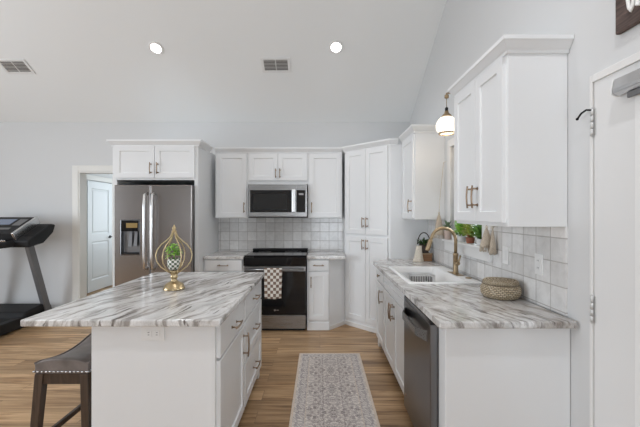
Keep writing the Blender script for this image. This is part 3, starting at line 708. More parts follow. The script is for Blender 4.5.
# faucet
FX, FY = 1.155, 2.98
t = thing('kitchen_faucet', 'brushed brass gooseneck faucet on the sink deck', 'faucet', (FX, FY, CT1+0.0125))
m = MB(); m.lathe([(0.030, 0), (0.030, 0.006), (0.024, 0.010), (0.021, 0.014), (0.021, 0.155), (0.023, 0.157), (0.023, 0.170), (0.016, 0.176)], n=24); m.build('body', 'brass', t)
MB().box(-0.032, 0.032, -0.105, 0.105, 0.0, 0.004).build('deck_plate', 'brass', t, bevel=0.0015)
pts = [(0, 0, 0.17), (0, 0, 0.285)]; R = 0.104
for k in range(1, 15): a = PI*k/14*0.93; pts.append((-R+R*math.cos(a), 0, 0.285+R*math.sin(a)))
p1 = Vector(pts[-1]); dv = (p1-Vector(pts[-2])).normalized()
pts.append(tuple(p1+dv*0.02))
m = MB(); m.tube(pts, 0.0135, 14); m.build('gooseneck', 'brass', t)
p2 = Vector(pts[-1]); m = MB(); m.tube([p2-dv*0.005, p2+dv*0.01, p2+dv*0.085, p2+dv*0.097], [0.0145, 0.018, 0.020, 0.017], 16); m.build('spray_head', 'brass', t)
m = MB(); m.cyl((0.0, -0.018, 0.095), (0.0, -0.055, 0.095), 0.017, 16); m.tube([(0.0, -0.048, 0.095), (0.006, -0.055, 0.115), (0.016, -0.062, 0.165)], [0.008, 0.007, 0.006], 10); m.build('lever', 'brass', t)

# ------------------------------------------------------------------ appliances
# refrigerator
FRX0, FRX1, FRY = -2.378, -1.484, 4.045
t = thing('refrigerator', 'stainless side-by-side refrigerator with water dispenser', 'refrigerator', (FRX0, FRY, 0)); w = FRX1-FRX0
MB().box(0.02, w-0.012, 0.085, 0.83, 0.03, 1.765).build('body', 'grey_metal', t, bevel=0.006)
MB().box(0.03, w-0.03, 0.06, 0.80, 0.0, 0.0295).build('base_grille', 'black_plastic', t)
sp = 0.415
def fridge_door(x0, x1, hole=None):
    m = MB(); y0, y1, z0, z1 = 0.0, 0.078, 0.06, 1.770
    if not hole: m.box(x0, x1, y0, y1, z0, z1)
    else:
        a, b, c, d_ = hole
        m.box(x0, a, y0, y1, z0, z1); m.box(b, x1, y0, y1, z0, z1); m.box(a, b, y0, y1, z0, c); m.box(a, b, y0, y1, d_, z1); m.box(a, b, 0.055, y1, c, d_)
    return m
hole = (0.065, 0.300, 0.955, 1.370)
# flat-fronted left door as one skin with the dispenser opening
m = MB(); x0, x1, z0, z1 = 0.0, sp-0.003, 0.06, 1.770
def rect(a, b, c, d_, y): return [(a, y, c), (b, y, c), (b, y, d_), (a, y, d_)]
m.loops([rect(x0, x1, z0, z1, 0.078), rect(x0, x1, z0, z1, 0.008), rect(x0+0.003, x1-0.003, z0+0.003, z1-0.003, 0.002), rect(x0+0.008, x1-0.008, z0+0.008, z1-0.008, 0.0), rect(*hole, 0.0), rect(*hole, 0.006)], smooth=False, cap1=False)
ld = m.build('freezer_door', 'steel_v', t)
m = MB(); rw = fridge_door(sp+0.003, w); m.bm.free(); rdoor = rw.build('fridge_door', 'steel_v', t, bevel=0.008, seg=3)
for par, x in ((ld, sp-0.042), (rdoor, sp+0.046)):
    m = MB(); m.tube([(x, 0.0, 0.80), (x, -0.05, 0.815), (x, -0.062, 0.95), (x, -0.066, 1.22), (x, -0.062, 1.52), (x, -0.05, 1.655), (x, 0.0, 1.67)], 0.0145, 12); m.build('handle', 'chrome', par, label='curved chrome bar handle')
dp = MB()
hx0_, hx1_, hz0_, hz1_ = hole
dp.loops([rect(hx0_, hx1_, hz0_, hz1_, 0.004), rect(hx0_+0.01, hx1_-0.01, hz0_+0.01, hz1_-0.01, 0.002), rect(hx0_+0.016, hx1_-0.016, hz0_+0.016, hz1_-0.016, 0.05)], cap0=False, smooth=False)
dp.build('dispenser_recess', 'steel_dark', ld, label='dark grey dispenser recess')
MB().box(hx0_+0.012, hx1_-0.012, -0.004, 0.03, 1.235, 1.355).build('dispenser_panel', 'black_glass', ld, bevel=0.004, label='black dispenser control panel')
MB().box(hx0_+0.075, hx1_-0.03, -0.0055, -0.004, 1.275, 1.330).build('dispenser_display', mat('amber_display', (0.30, 0.20, 0.06), 0.3), ld, label='amber-lit display')
m = MB(); m.hexa([(hx0_+0.09, 0.012, 1.06), (hx0_+0.13, 0.012, 1.06), (hx0_+0.13, 0.02, 1.06), (hx0_+0.09, 0.02, 1.06)], [(hx0_+0.095, 0.035, 1.235), (hx0_+0.125, 0.035, 1.235), (hx0_+0.125, 0.045, 1.235), (hx0_+0.095, 0.045, 1.235)])
m.build('dispenser_paddle', 'grey_metal', ld)
m = MB(); m.hexa([(hx0_+0.15, 0.012, 1.06), (hx0_+0.19, 0.012, 1.06), (hx0_+0.19, 0.02, 1.06), (hx0_+0.15, 0.02, 1.06)], [(hx0_+0.155, 0.035, 1.235), (hx0_+0.185, 0.035, 1.235), (hx0_+0.185, 0.045, 1.235), (hx0_+0.155, 0.045, 1.235)])
m.build('dispenser_paddle', 'grey_metal', ld)
MB().box(hx0_+0.02, hx1_-0.02, 0.004, 0.046, 0.972, 0.985).build('drip_tray', 'black_plastic', ld)

# range
RX0, RX1, RY = -0.932, -0.168, 4.262
t = thing('range', 'stainless slide-in electric range with black glass cooktop and door', 'oven', (RX0, RY, 0)); w = RX1-RX0
MB().box(0.004, w-0.004, 0.05, 0.655, 0.03, 0.895).build('body', 'grey_metal', t)
MB().box(0.02, w-0.02, 0.06, 0.64, 0, 0.0295).build('plinth', 'black_plastic', t)
m = MB(); m.box(-0.0, w+0.0, 0.03, 0.655, 0.9155, 0.926)
ck = m.build('cooktop', 'black_glass', t, bevel=0.004)
MB().box(0.0, w, 0.585, 0.655, 0.9265, 0.955).build('rear_trim', 'black_plastic', t, bevel=0.006)
for (cx, cy, r) in ((0.19, 0.17, 0.105), (0.57, 0.17, 0.085), (0.19, 0.44, 0.08), (0.57, 0.44, 0.105)):
    m = MB(); m.lathe([(r-0.004, 0.0), (r-0.004, 0.0004), (r, 0.0004), (r, 0.0)], (cx, cy, 0.9262), n=40, cap0=False, cap1=False); m.lathe([(r*0.55-0.003, 0.0), (r*0.55-0.003, 0.0004), (r*0.55, 0.0004), (r*0.55, 0.0)], (cx, cy, 0.9262), n=36, cap0=False, cap1=False)
    m.build('burner_ring', 'ring', ck, label='pale printed burner ring')
m = MB(); m.prism_x([(0.0, 0.800), (0.05, 0.795), (0.05, 0.914), (0.012, 0.914), (-0.012, 0.905)], 0.0, w)
cp = m.build('control_panel', 'black_glass', t, bevel=0.003)
for x in (0.05, w-0.19): MB().box(x, x+0.13, 0.055, 0.059, 0.9264, 0.9268).build('touch_strip', 'icon', ck)
MB().box(0.005, w-0.005, 0.0, 0.048, 0.735, 0.792).build('door_rail', 'steel', t, bevel=0.004)
dr = MB().box(0.005, w-0.005, 0.0, 0.048, 0.205, 0.734).build('oven_door', 'black_glass', t, bevel=0.004)
MB().box(0.12, w-0.12, -0.001, 0.0, 0.33, 0.66).build('window', mat('oven_glass', (0.011, 0.011, 0.012), 0.08), dr)
MB().lathe([(0.0001, 0.0), (0.014, 0.0)], (0, 0, 0), n=20).bm.free()
m = MB(); m.cyl((w/2+0.0, -0.0012, 0.262), (w/2, 0.0, 0.262), 0.012, 20); m.box(w/2+0.016, w/2+0.05, -0.0012, 0.0, 0.258, 0.266); m.build('badge', 'silver', dr, label='small silver badge')
m = MB(); m.tube([(0.03, -0.045, 0.765), (w-0.03, -0.045, 0.765)], 0.0125, 14)
for x in (0.06, w-0.06): m.box(x-0.010, x+0.010, -0.045, 0.0, 0.756, 0.774)
m.build('handle', 'steel', dr, label='steel bar handle')
MB().box(0.005, w-0.005, 0.002, 0.048, 0.035, 0.200).build('storage_drawer', 'steel', t, bevel=0.004)

# towel over the handle
m = MB(); nx, x0, x1 = 16, RX0+0.262, RX0+0.475
prof = []
yc, zc, rr = RY-0.045, 0.765, 0.0155
for k in range(7): prof.append((yc+rr, 0.56+k*(zc-0.56)/6))
for k in range(1, 7): a = PI*k/7; prof.append((yc+rr*math.cos(a), zc+rr*math.sin(a)))
for k in range(15): prof.append((yc-rr, zc-k*(zc-0.425)/14))
acc = [0.0]
for a, b in zip(prof, prof[1:]): acc.append(acc[-1]+math.hypot(a[0]-b[0], a[1]-b[1]))
grid = []
for i, (y, z) in enumerate(prof):
    row = []
    for j in range(nx+1):
        u = j/nx; hang = max(0, zc-z)
        wv = 0.006*math.sin(u*11+1)*min(1, hang*5); sh = (u-0.5)*(-0.06)*min(1, hang*2.2)
        dz = -0.012*math.sin(u*PI)*(1 if i == len(prof)-1 else 0)
        row.append(m.bm.verts.new((x0+(x1-x0)*u+sh*0.3, y-(abs(wv)+wv)*(1 if y < yc else -0.15)*0.8, z+dz)))
    grid.append(row)
for i in range(len(grid)-1):
    for j in range(nx):
        f = m.bm.faces.new((grid[i][j], grid[i][j+1], grid[i+1][j+1], grid[i+1][j])); f.smooth = True
        for lp, (a, b) in zip(f.loops, ((j, i), (j+1, i), (j+1, i+1), (j, i+1))): lp[m.uv].uv = (a/nx*(x1-x0)/0.036, acc[b]/0.036)
o = m.build('dish_towel', 'towel', off=(RX0+0.37, RY-0.045, 0.6)); sm = o.modifiers.new('thick', 'SOLIDIFY'); sm.thickness = 0.003; sm.offset = 1
tag(o, 'brown and white checked towel hanging on the oven handle', 'towel')

# microwave
MX0, MX1, MY = -0.926, -0.168, 4.528; MZ0, MZ1 = 1.385, 1.818
t = thing('microwave', 'stainless over-the-range microwave with black window', 'microwave', (MX0, MY, MZ0)); w = MX1-MX0; h = MZ1-MZ0
MB().box(0.0, w, 0.03, 0.395, 0.012, h).build('body', 'steel', t, bevel=0.003)
MB().box(0.003, w-0.003, 0.02, 0.38, 0.0, 0.0115).build('bottom_grille', 'black_plastic', t)
dr = MB().box(0.0, w*0.815, 0.0, 0.029, 0.014, h-0.002).build('door', 'steel', t, bevel=0.003)
MB().box(0.022, w*0.80, -0.003, -0.0002, 0.07, h-0.075).build('window', 'black_glass', dr, bevel=0.001, label='black glass window')
MB().box(0.06, w*0.66, -0.0042, -0.0032, 0.10, h-0.125).build('window_mesh', 'dark_glass', dr)
x = w*0.775; m = MB(); m.box(x-0.022, x+0.022, -0.045, -0.030, 0.075, h-0.07); m.box(x-0.012, x+0.012, -0.030, -0.003, 0.085, 0.115); m.box(x-0.012, x+0.012, -0.030, -0.003, h-0.11, h-0.08); m.build('handle', 'chrome', dr, bevel=0.005, label='wide steel bar handle')
cp = MB().box(w*0.818, w, 0.0, 0.029, 0.014, h-0.002).build('control_panel', 'steel', t, bevel=0.002)
MB().box(w*0.822, w-0.022, -0.003, -0.0002, 0.07, h-0.075).build('keypad', 'black_glass', cp, label='black touch keypad')
MB().box(w*0.86, w*0.94, -0.0040, -0.0032, h-0.140, h-0.115).build('display', 'icon', cp)
# dishwasher
t = thing('dishwasher', 'dark stainless dishwasher under the granite between sink and end panel', 'dishwasher', (0.59, 2.462, 0), -PI/2); w = 0.586
MB().box(0.004, w-0.004, 0.047, 0.60, 0.10, 0.868).build('body', 'grey_metal', t)
MB().box(0.004, w-0.004, 0.10, 0.58, 0.0, 0.0995).build('toe_kick', 'black_plastic', t)
dr = MB().box(0, w, 0.0, 0.046, 0.095, 0.842).build('door', 'steel_dark', t, bevel=0.005)
MB().box(0.0, w, 0.002, 0.046, 0.8425, 0.866).build('control_strip', 'black_glass', t, bevel=0.002, label='black control strip on the top edge')
m = MB(); z = 0.765
m.hexa([(0.05, -0.004, z+0.03), (0.05, 0.0, z+0.03), (0.05, 0.0, z-0.03), (0.05, -0.004, z-0.03)], [(0.14, -0.045, z+0.022), (0.14, -0.033, z+0.022), (0.14, -0.033, z-0.022), (0.14, -0.045, z-0.022)])
m.hexa([(0.14, -0.045, z+0.022), (0.14, -0.033, z+0.022), (0.14, -0.033, z-0.022), (0.14, -0.045, z-0.022)], [(w-0.14, -0.045, z+0.022), (w-0.14, -0.033, z+0.022), (w-0.14, -0.033, z-0.022), (w-0.14, -0.045, z-0.022)])
m.hexa([(w-0.14, -0.045, z+0.022), (w-0.14, -0.033, z+0.022), (w-0.14, -0.033, z-0.022), (w-0.14, -0.045, z-0.022)], [(w-0.05, -0.004, z+0.03), (w-0.05, 0.0, z+0.03), (w-0.05, 0.0, z-0.03), (w-0.05, -0.004, z-0.03)])
m.build('handle', 'steel', dr, label='bowed steel handle')
MB().box(0.045, 0.075, -0.0012, 0.0, 0.19, 0.205).build('badge', 'silver', dr)

# ------------------------------------------------------------------ rug
o = MB().box(-0.3085, 0.3085, -0.90, 0.90, 0.0, 0.008).build('runner_rug', 'rug', bevel=0.003); o.location = (0.098, 2.69, 0.0005)
tag(o, 'long faded mauve and cream runner with patterned border on the oak floor', 'rug')

# ------------------------------------------------------------------ wall plates
def plate(name, label, loc, rz, horiz, kind, group=None):
    t = thing(name, label, 'outlet' if kind != 'switch' else 'switch', loc, rz, group)
    a, b = (0.0595, 0.036) if horiz else (0.036, 0.0595)
    MB().box(-a, a, -0.006, 0, -b, b).build('plate', 'white_plastic', t, bevel=0.002)
    if kind == 'switch':
        MB().box(-0.017, 0.017, -0.0095, -0.0062, -0.033, 0.033).build('rocker', 'white_plastic', t, bevel=0.002)
    else:
        for s_ in (-1, 1):
            dx, dz = (s_*0.021, 0) if horiz else (0, s_*0.021)
            f = MB().box(dx-0.0155, dx+0.0155, -0.009, -0.0062, dz-0.0155, dz+0.0155).build('socket', 'white_plastic', t, bevel=0.004)
            q = MB()
            for e in (-1, 1):
                if horiz: q.box(dx-0.004, dx+0.005, -0.0094, -0.0088, dz+e*0.006-0.0012, dz+e*0.006+0.0012)
                else: q.box(dx+e*0.006-0.0012, dx+e*0.006+0.0012, -0.0094, -0.0088, dz-0.004, dz+0.005)
            q.build('slots', 'black_plastic', f, label='dark plug slots')
    return t
plate('electrical_outlet', 'white outlet lying sideways on the island end panel', (-0.851, 1.7875, 0.829), 0, True, 'outlet')
plate('electrical_outlet', 'white outlet on the tile under the large cabinet, above the woven basket', (XW-TH-0.0005, 2.0, 1.150), -PI/2, False, 'outlet')
plate('light_switch', 'white rocker switch on the tile between the window sill and the outlet', (XW-TH-0.0005, 2.36, 1.160), -PI/2, False, 'switch')

# ------------------------------------------------------------------ gold ornament on the island
OX, OY = -1.017, 2.44
t = thing('table_ornament', 'gold wire cage ornament with a checked pot of greenery on the island', 'ornament', (OX, OY, CT1+0.0005))
m = MB(); m.lathe([(0.072, 0.0), (0.074, 0.006), (0.068, 0.014), (0.064, 0.030), (0.052, 0.042), (0.034, 0.050), (0.022, 0.058), (0.018, 0.072), (0.024, 0.080), (0.026, 0.088), (0.020, 0.096), (0.030, 0.110), (0.036, 0.124), (0.034, 0.130), (0.010, 0.132)], n=32); m.build('pedestal', 'gold', t)
for k in range(6):
    a = 2*PI*k/6+0.26
    pr = [(0.030, 0.115), (0.050, 0.128), (0.085, 0.155), (0.112, 0.195), (0.118, 0.235), (0.108, 0.275), (0.082, 0.312), (0.050, 0.338), (0.026, 0.362), (0.015, 0.388), (0.010, 0.402)]
    MB().tube([(r*math.cos(a), r*math.sin(a), z) for r, z in pr], 0.0042, 8).build('cage_wire', 'gold', t)
m = MB(); m.lathe([(0.012, 0.395), (0.018, 0.400), (0.018, 0.405), (0.008, 0.410), (0.013, 0.418), (0.014, 0.426), (0.008, 0.434), (0.004, 0.440), (0.002, 0.448)], n=18); m.build('finial', 'gold', t)
m = MB(); N_ = 32; pr = [(0.022, 0.133), (0.034, 0.140), (0.042, 0.160), (0.045, 0.180), (0.044, 0.200), (0.040, 0.212), (0.036, 0.212), (0.034, 0.200)]
rings = [[(r*math.cos(2*PI*j/N_), r*math.sin(2*PI*j/N_), z) for j in range(N_)] for r, z in pr]
R_ = [[m.bm.verts.new(p) for p in q] for q in rings]
for i in range(len(R_)-1):
    for j in range(N_):
        f = m.bm.faces.new((R_[i][j], R_[i][(j+1) % N_], R_[i+1][(j+1) % N_], R_[i+1][j])); f.smooth = True
        for lp, (a, b) in zip(f.loops, ((j, i), (j+1, i), (j+1, i+1), (j, i+1))): lp[m.uv].uv = (a/N_*16, pr[b][1]/0.0155)
m.bm.faces.new(list(reversed(R_[0]))); m.bm.faces.new(R_[-1])
m.build('checked_pot', 'pot_check', t, label='cream and dark green checked pot')
m = MB()
m.cyl((0, 0, 0.195), (0, 0, 0.27), 0.004, 6)
for k in range(60):
    a = random.uniform(0, 2*PI); r = random.uniform(0.005, 0.055); z = random.uniform(0.245, 0.315)-r*0.5
    b = Vector((r*0.5*math.cos(a), r*0.5*math.sin(a), z)); d_ = Vector((math.cos(a), math.sin(a), random.uniform(-0.6, 0.5)))*random.uniform(0.026, 0.045)
    m.leaf(b, b+d_, random.uniform(0.016, 0.026), 0.004)
m.build('greenery', 'leaf_bright', t, label='bright green leaves')

# ------------------------------------------------------------------ woven basket
t = thing('woven_basket', 'lidded round seagrass basket on the granite beneath the large cabinet', 'basket', (1.134, 2.2, CT1+0.0005))
m = MB(); m.lathe([(0.085, 0), (0.100, 0.006), (0.112, 0.022), (0.117, 0.045), (0.114, 0.066), (0.105, 0.082), (0.098, 0.086)], n=40, uv=True); m.build('basket_body', 'weave', t)
m = MB(); m.lathe([(0.100, 0.087), (0.104, 0.090), (0.103, 0.102), (0.094, 0.110), (0.05, 0.114), (0.006, 0.115)], n=40, uv=True); m.build('lid', 'weave', t)

# ------------------------------------------------------------------ pendant on a wall bracket
PXp, PYp = 1.085, 3.0
t = thing('pendant_lamp', 'small lit amber glass globe lamp with brass cap hanging over the sink', 'lamp', (PXp, PYp, 0))
m = MB(); m.cyl((XW-PXp-0.001, 0, 2.47), (XW-PXp-0.02, 0, 2.47), 0.05, 20); m.tube([(XW-PXp-0.02, 0, 2.47), (0.03, 0, 2.475), (0.0, 0, 2.468), (0, 0, 2.445)], 0.008, 10); m.lathe([(0.008, 2.425), (0.018, 2.43), (0.018, 2.455), (0.008, 2.46)], n=14); m.build('wall_bracket', 'brass', t)
m = MB(); m.cyl((0, 0, 2.345), (0, 0, 2.43), 0.003, 8); m.build('cord', 'brass', t)
m = MB(); m.lathe([(0.010, 2.318), (0.013, 2.322), (0.013, 2.345), (0.006, 2.350)], n=14); m.build('socket', 'black_plastic', t)
m = MB(); m.lathe([(0.044, 2.262), (0.042, 2.275), (0.030, 2.290), (0.018, 2.300), (0.016, 2.318), (0.008, 2.320)], n=24); m.build('cap', 'brass', t)
gz = 2.190; R = 0.088
m = MB(); prof = [(R*math.sin(a), gz+R*math.cos(a)) for a in [0.46+k*(2.35-0.46)/14 for k in range(15)]]
inn = [(r-0.003, z) for r, z in reversed(prof)]
m.lathe(prof+inn, n=32, cap0=False, cap1=False)
m.build('globe', 'amber_glass', t, label='pale amber glass globe')
m = MB(); rb = R*math.sin(2.35); zb = gz+R*math.cos(2.35); m.lathe([(rb-0.004, zb-0.008), (rb+0.004, zb-0.008), (rb+0.005, zb+0.006), (rb-0.004, zb+0.006)], n=32, cap0=False, cap1=False); m.build('rim_band', 'brass', t)
MB().sphere((0, 0, 2.205), 0.032, 16, 1.2).build('bulb', 'globe_bulb', t, label='glowing bulb')
l = bpy.data.lights.new('pendant_glow', 'POINT'); l.energy = 2; l.color = (1, 0.82, 0.6); l.shadow_soft_size = 0.05
lo = bpy.data.objects.new('pendant_glow', l); C.objects.link(lo); lo.location = (PXp, PYp, 2.10)

# ------------------------------------------------------------------ window-sill plants and tassels
SZ = WZ0+0.0205
def pot_plant(name, label, x, y, pr, ph, potm, leafmat, n, rad, hgt, seed, group='potted plants on the window sill', petal=None):
    rng = random.Random(seed)
    t = thing(name, label, 'plant', (x, y, SZ), 0, group)
    m = MB(); m.lathe([(pr*0.72, 0), (pr*0.85, 0.004), (pr, ph*0.9), (pr*1.05, ph*0.92), (pr*1.05, ph), (pr*0.9, ph), (pr*0.88, ph*0.85)], n=20); m.build('pot', potm, t)
    m = MB()
    for k in range(n):
        a = rng.uniform(0, 2*PI); e = rng.uniform(0.1, 1.0)
        b = Vector((pr*0.5*math.cos(a)*rng.random(), pr*0.5*math.sin(a)*rng.random(), ph*0.85+hgt*0.4*rng.random()))
        tip = b+Vector((rad*math.cos(a)*(1.1-e*0.6), rad*math.sin(a)*(1.1-e*0.6), hgt*e*0.62))
        m.leaf(b, tip, rad*rng.uniform(0.4, 0.6), rad*0.12)
    m.build('leaves', leafmat, t)
    if petal:
        m = MB()
        for k in range(14):
            a = rng.uniform(0, 2*PI); r = pr*rng.uniform(0.3, 1.0); m.leaf((r*0.6*math.cos(a), r*0.6*math.sin(a), ph), (r*1.5*math.cos(a), r*1.5*math.sin(a), ph+0.02+0.015*rng.random()), 0.016, 0.003)
        m.build('red_leaves', 'red', t, label='reddish lower leaves')
    return t
pot_plant('potted_plant', 'bushy bright green plant in a small pot at mid window sill', 1.262, 3.12, 0.036, 0.05, 'white_ceramic', 'leaf_bright', 60, 0.085, 0.19, 3)
pot_plant('potted_plant', 'lime and red leaved plant in a terracotta pot on the window sill', 1.262, 2.94, 0.036, 0.05, 'red', 'leaf_lime', 56, 0.08, 0.165, 5, petal=True)
pot_plant('potted_plant', 'green plant on the window sill next to the beige tassel', 1.262, 2.752, 0.036, 0.05, 'white_ceramic', 'leaf_mid', 60, 0.085, 0.185, 8)
pot_plant('potted_succulent', 'grey-green succulent in a blush pot at the pantry end of the sill', 1.232, 3.375, 0.034, 0.085, 'pink_pot', 'leaf_grey', 36, 0.05, 0.125, 11)
pot_plant('potted_plant', 'low pale green plant between the succulent and the bushy plant', 1.262, 3.27, 0.03, 0.045, 'white_ceramic', 'leaf_grey', 30, 0.045, 0.07, 14)
def tassel(label, x, y, zt, zb, r, zc):
    t = thing('yarn_tassel', label, 'tassel', (x, y, zb), 0, 'beige tassels by the window')
    H_ = zt-zb; n = 22
    rings = []
    for k in range(9):
        u = k/8; rr = r*(0.10+0.90*(1-u)**0.8)
        rings.append([(rr*(1+0.12*math.sin(7*j))*math.cos(2*PI*j/n), rr*(1+0.12*math.sin(7*j))*math.sin(2*PI*j/n), 0.03+(H_-0.03)*u) for j in range(n)])
    m = MB(); m.loops(rings); m.build('skirt', 'yarn', t)
    m = MB()
    for j in range(18):
        a = 2*PI*j/18; m.tube([(r*0.85*math.cos(a), r*0.85*math.sin(a), 0.045), (r*1.0*math.cos(a), r*1.0*math.sin(a), 0.02), (r*1.05*math.cos(a), r*1.05*math.sin(a), random.uniform(-0.008, 0.006))], 0.0035, 5)
    m.build('fringe', 'yarn', t)
    m = MB(); m.sphere((0, 0, H_+0.006), 0.011, 10); m.build('knot', 'linen', t)
    m = MB(); m.tube([(0, 0, H_), (0.004, 0, H_+0.1), (XW-x-0.03, 0, zc-zb), (XW-x-0.002, 0, zc-zb+0.01)], 0.003, 6); m.build('hanging_cord', 'linen', t)
tassel('large beige tassel hanging at the large cabinet end of the sill', 1.215, 2.555, 1.335, 1.165, 0.042, 1.75)
tassel('slim beige tassel hanging just beside the light switch', 1.222, 2.475, 1.335, 1.150, 0.020, 1.367-0.02)
tassel('beige tassel hanging at the pantry end of the window', 1.190, 3.50, 1.44, 1.195, 0.048, 1.95)

# ------------------------------------------------------------------ planter in the counter's far corner
t = thing('decorative_planter', 'brown wooden box with dark arched handle and greenery in the counter corner', 'planter', (1.17, 3.90, CT1+0.0005))
m = MB(); a, b, hh = 0.062, 0.055, 0.085
m.box(-a, a, -b, -b+0.01, 0, hh); m.box(-a, a, b-0.01, b, 0, hh); m.box(-a, -a+0.01, -b+0.01, b-0.01, 0, hh); m.box(a-0.01, a, -b+0.01, b-0.01, 0, hh); m.box(-a+0.01, a-0.01, -b+0.01, b-0.01, 0, 0.012)
m.build('box', 'crate_wood', t, bevel=0.002)
m = MB(); m.box(-a-0.003, a+0.003, -b-0.003, -b+0.008, hh-0.010, hh+0.004); m.build('box_rim', 'brass', t)
m = MB(); m.lathe([(0.045, 0.012), (0.05, 0.08), (0.055, 0.16), (0.052, 0.19), (0.045, 0.19)], (-0.012, 0, 0), n=20); m.build('basket_liner', 'dark_wicker', t, label='dark wicker liner')
m = MB(); m.tube([(-0.012+0.070*math.cos(q), 0, 0.185+0.128*math.sin(q)) for q in [PI*k/16 for k in range(17)]], 0.006, 8); m.build('arched_handle', 'dark_wicker', t, label='dark arched handle')
m = MB(); rng = random.Random(21)
for k in range(60):
    q = rng.uniform(0, 2*PI); bb = Vector((-0.012+0.03*math.cos(q), 0.03*math.sin(q), 0.18+0.03*rng.random())); m.leaf(bb, bb+Vector((0.05*math.cos(q), 0.05*math.sin(q), rng.uniform(-0.02, 0.06))), 0.018, 0.005)
m.build('greenery', 'leaf_dark', t, label='dark green leaves')
# linen cloth leaning before the planter
m = MB(); n, rows = 24, []
for i in range(13):
    u = i/12; z = 0.175*(1-u)+0.001
    wd = 0.030+0.026*u**1.5; row = []
    for j in range(n):
        a = 2*PI*j/n; f = 1+0.16*math.sin(5*a+1.3)*u
        row.append((wd*f*math.cos(a)*1.0-0.012*u, 0.030*(0.5+0.6*u)*f*math.sin(a), z))
    rows.append(row)
m.loops(rows)
o = m.build('linen_bag', 'linen'); o.location = (1.075, 3.80, CT1+0.0005)
tag(o, 'cream linen drawstring bag standing in front of the brown planter', 'bag')

# ------------------------------------------------------------------ bar stool
t = thing('bar_stool', 'saddle bar stool with taupe leather seat, nailhead trim and dark wood legs', 'stool', (-1.352, 2.06, 0)); hx, hy = 0.140, 0.232
m = MB(); nx, ny = 10, 24; top = []; bot = []
def saddle(u, v):   # u across x, v along y (-1..1)
    z = 0.645+0.042*v*v-0.012; z -= 0.010*(abs(u)**6)+0.012*(abs(v)**10); return z+0.016*(1-u*u)
rows = []
for j in range(ny+1):
    v = -1+2*j/ny; rows.append([(hx*(-1+2*i/nx), hy*v, saddle(-1+2*i/nx, v)) for i in range(nx+1)])
bz = 0.602
G_ = [[m.bm.verts.new(p) for p in r] for r in rows]; 
def bzf(v): return bz+0.0*v
B_ = [[m.bm.verts.new((p[0], p[1], bz)) for p in r] for r in rows]
for j in range(ny):
    for i in range(nx):
        f = m.bm.faces.new((G_[j][i], G_[j][i+1], G_[j+1][i+1], G_[j+1][i])); f.smooth = True
        m.bm.faces.new((B_[j][i], B_[j+1][i], B_[j+1][i+1], B_[j][i+1]))
for j in range(ny):
    for i in (0, nx): m.bm.faces.new((G_[j][i], G_[j+1][i], B_[j+1][i], B_[j][i]))
for i in range(nx):
    for j in (0, ny): m.bm.faces.new((G_[j][i], G_[j][i+1], B_[j][i+1], B_[j][i]))
seat = m.build('seat', 'leather', t, bevel=0.006)
m = MB()
for sx in (-1, 1):
    m.tube([(sx*(hx-0.004), hy*v, saddle(1, v)+0.004) for v in [-1+2*k/20 for k in range(21)]], 0.006, 8)
m.build('seat_piping', 'leather', seat)
m = MB(); pts = []
k = -hx
while k <= hx+1e-6: pts += [(k, -hy-0.001, bz+0.012), (k, hy+0.001, bz+0.012)]; k += 0.021
k = -hy
while k <= hy+1e-6: pts += [(-hx-0.001, k, bz+0.012), (hx+0.001, k, bz+0.012)]; k += 0.021
for p in pts: m.sphere(p, 0.0068, 8)
m.build('nailhead_trim', 'silver', seat, label='row of silver nailheads')
m = MB(); az0, az1 = 0.545, 0.6015
m.box(-hx+0.008, hx-0.008, -hy+0.006, -hy+0.028, az0, az1); m.box(-hx+0.008, hx-0.008, hy-0.028, hy-0.006, az0, az1); m.box(-hx+0.006, -hx+0.028, -hy+0.028, hy-0.028, az0, az1); m.box(hx-0.028, hx-0.006, -hy+0.028, hy-0.028, az0, az1)
m.build('apron', 'espresso', t, bevel=0.002)
for sx in (-1, 1):
    for sy in (-1, 1):
        xt, yt = sx*(hx-0.022), sy*(hy-0.022); xb, yb_ = sx*(hx+0.012), sy*(hy+0.012); q = 0.022; r = 0.018
        MB().hexa([(xb-r, yb_-r, 0), (xb+r, yb_-r, 0), (xb+r, yb_+r, 0), (xb-r, yb_+r, 0)], [(xt-q, yt-q, 0.6013), (xt+q, yt-q, 0.6013), (xt+q, yt+q, 0.6013), (xt-q, yt+q, 0.6013)]).build('leg', 'espresso', t, bevel=0.003)
for sx in (-1, 1): MB().box(sx*(hx-0.001)-0.010, sx*(hx-0.001)+0.010, -hy, hy, 0.22, 0.25).build('stretcher', 'espresso', t, bevel=0.002)
for sy in (-1, 1): MB().box(-hx, hx, sy*(hy-0.004)-0.010, sy*(hy-0.004)+0.010, 0.15, 0.18).build('stretcher', 'espresso', t, bevel=0.002)

# ------------------------------------------------------------------ treadmill (faces the back wall)
TX = -4.10
t = thing('treadmill', 'black treadmill with grey uprights standing against the back wall', 'treadmill', (TX, 4.80, 0)); hw = 0.40
for sx in (-1, 1):
    m = MB(); x = sx*hw; m.prism_x([(-1.62, 0.02), (0.0, 0.02), (0.0, 0.10), (-0.1, 0.155), (-1.60, 0.125), (-1.64, 0.06)], min(x, x-sx*0.09), max(x, x-sx*0.09)); m.build('side_rail', 'black_plastic', t, bevel=0.008)
MB().box(-hw+0.092, hw-0.092, -1.60, -0.30, 0.06, 0.135).build('running_belt', 'black_rubber', t, bevel=0.01)
m = MB(); m.prism_x([(-0.47, 0.10), (-0.40, 0.20), (-0.12, 0.235), (0.02, 0.20), (0.05, 0.11), (0.05, 0.03), (-0.47, 0.03)], -hw+0.0, hw-0.0); m.build('motor_hood', 'black_plastic', t, bevel=0.02, seg=3)
m = MB(); m.box(-hw-0.02, hw+0.03, -0.02, 0.05, 0.0, 0.055); m.box(-hw-0.0, hw+0.0, -1.60, -1.54, 0.0, 0.022); m.build('base_feet', 'black_plastic', t, bevel=0.006)
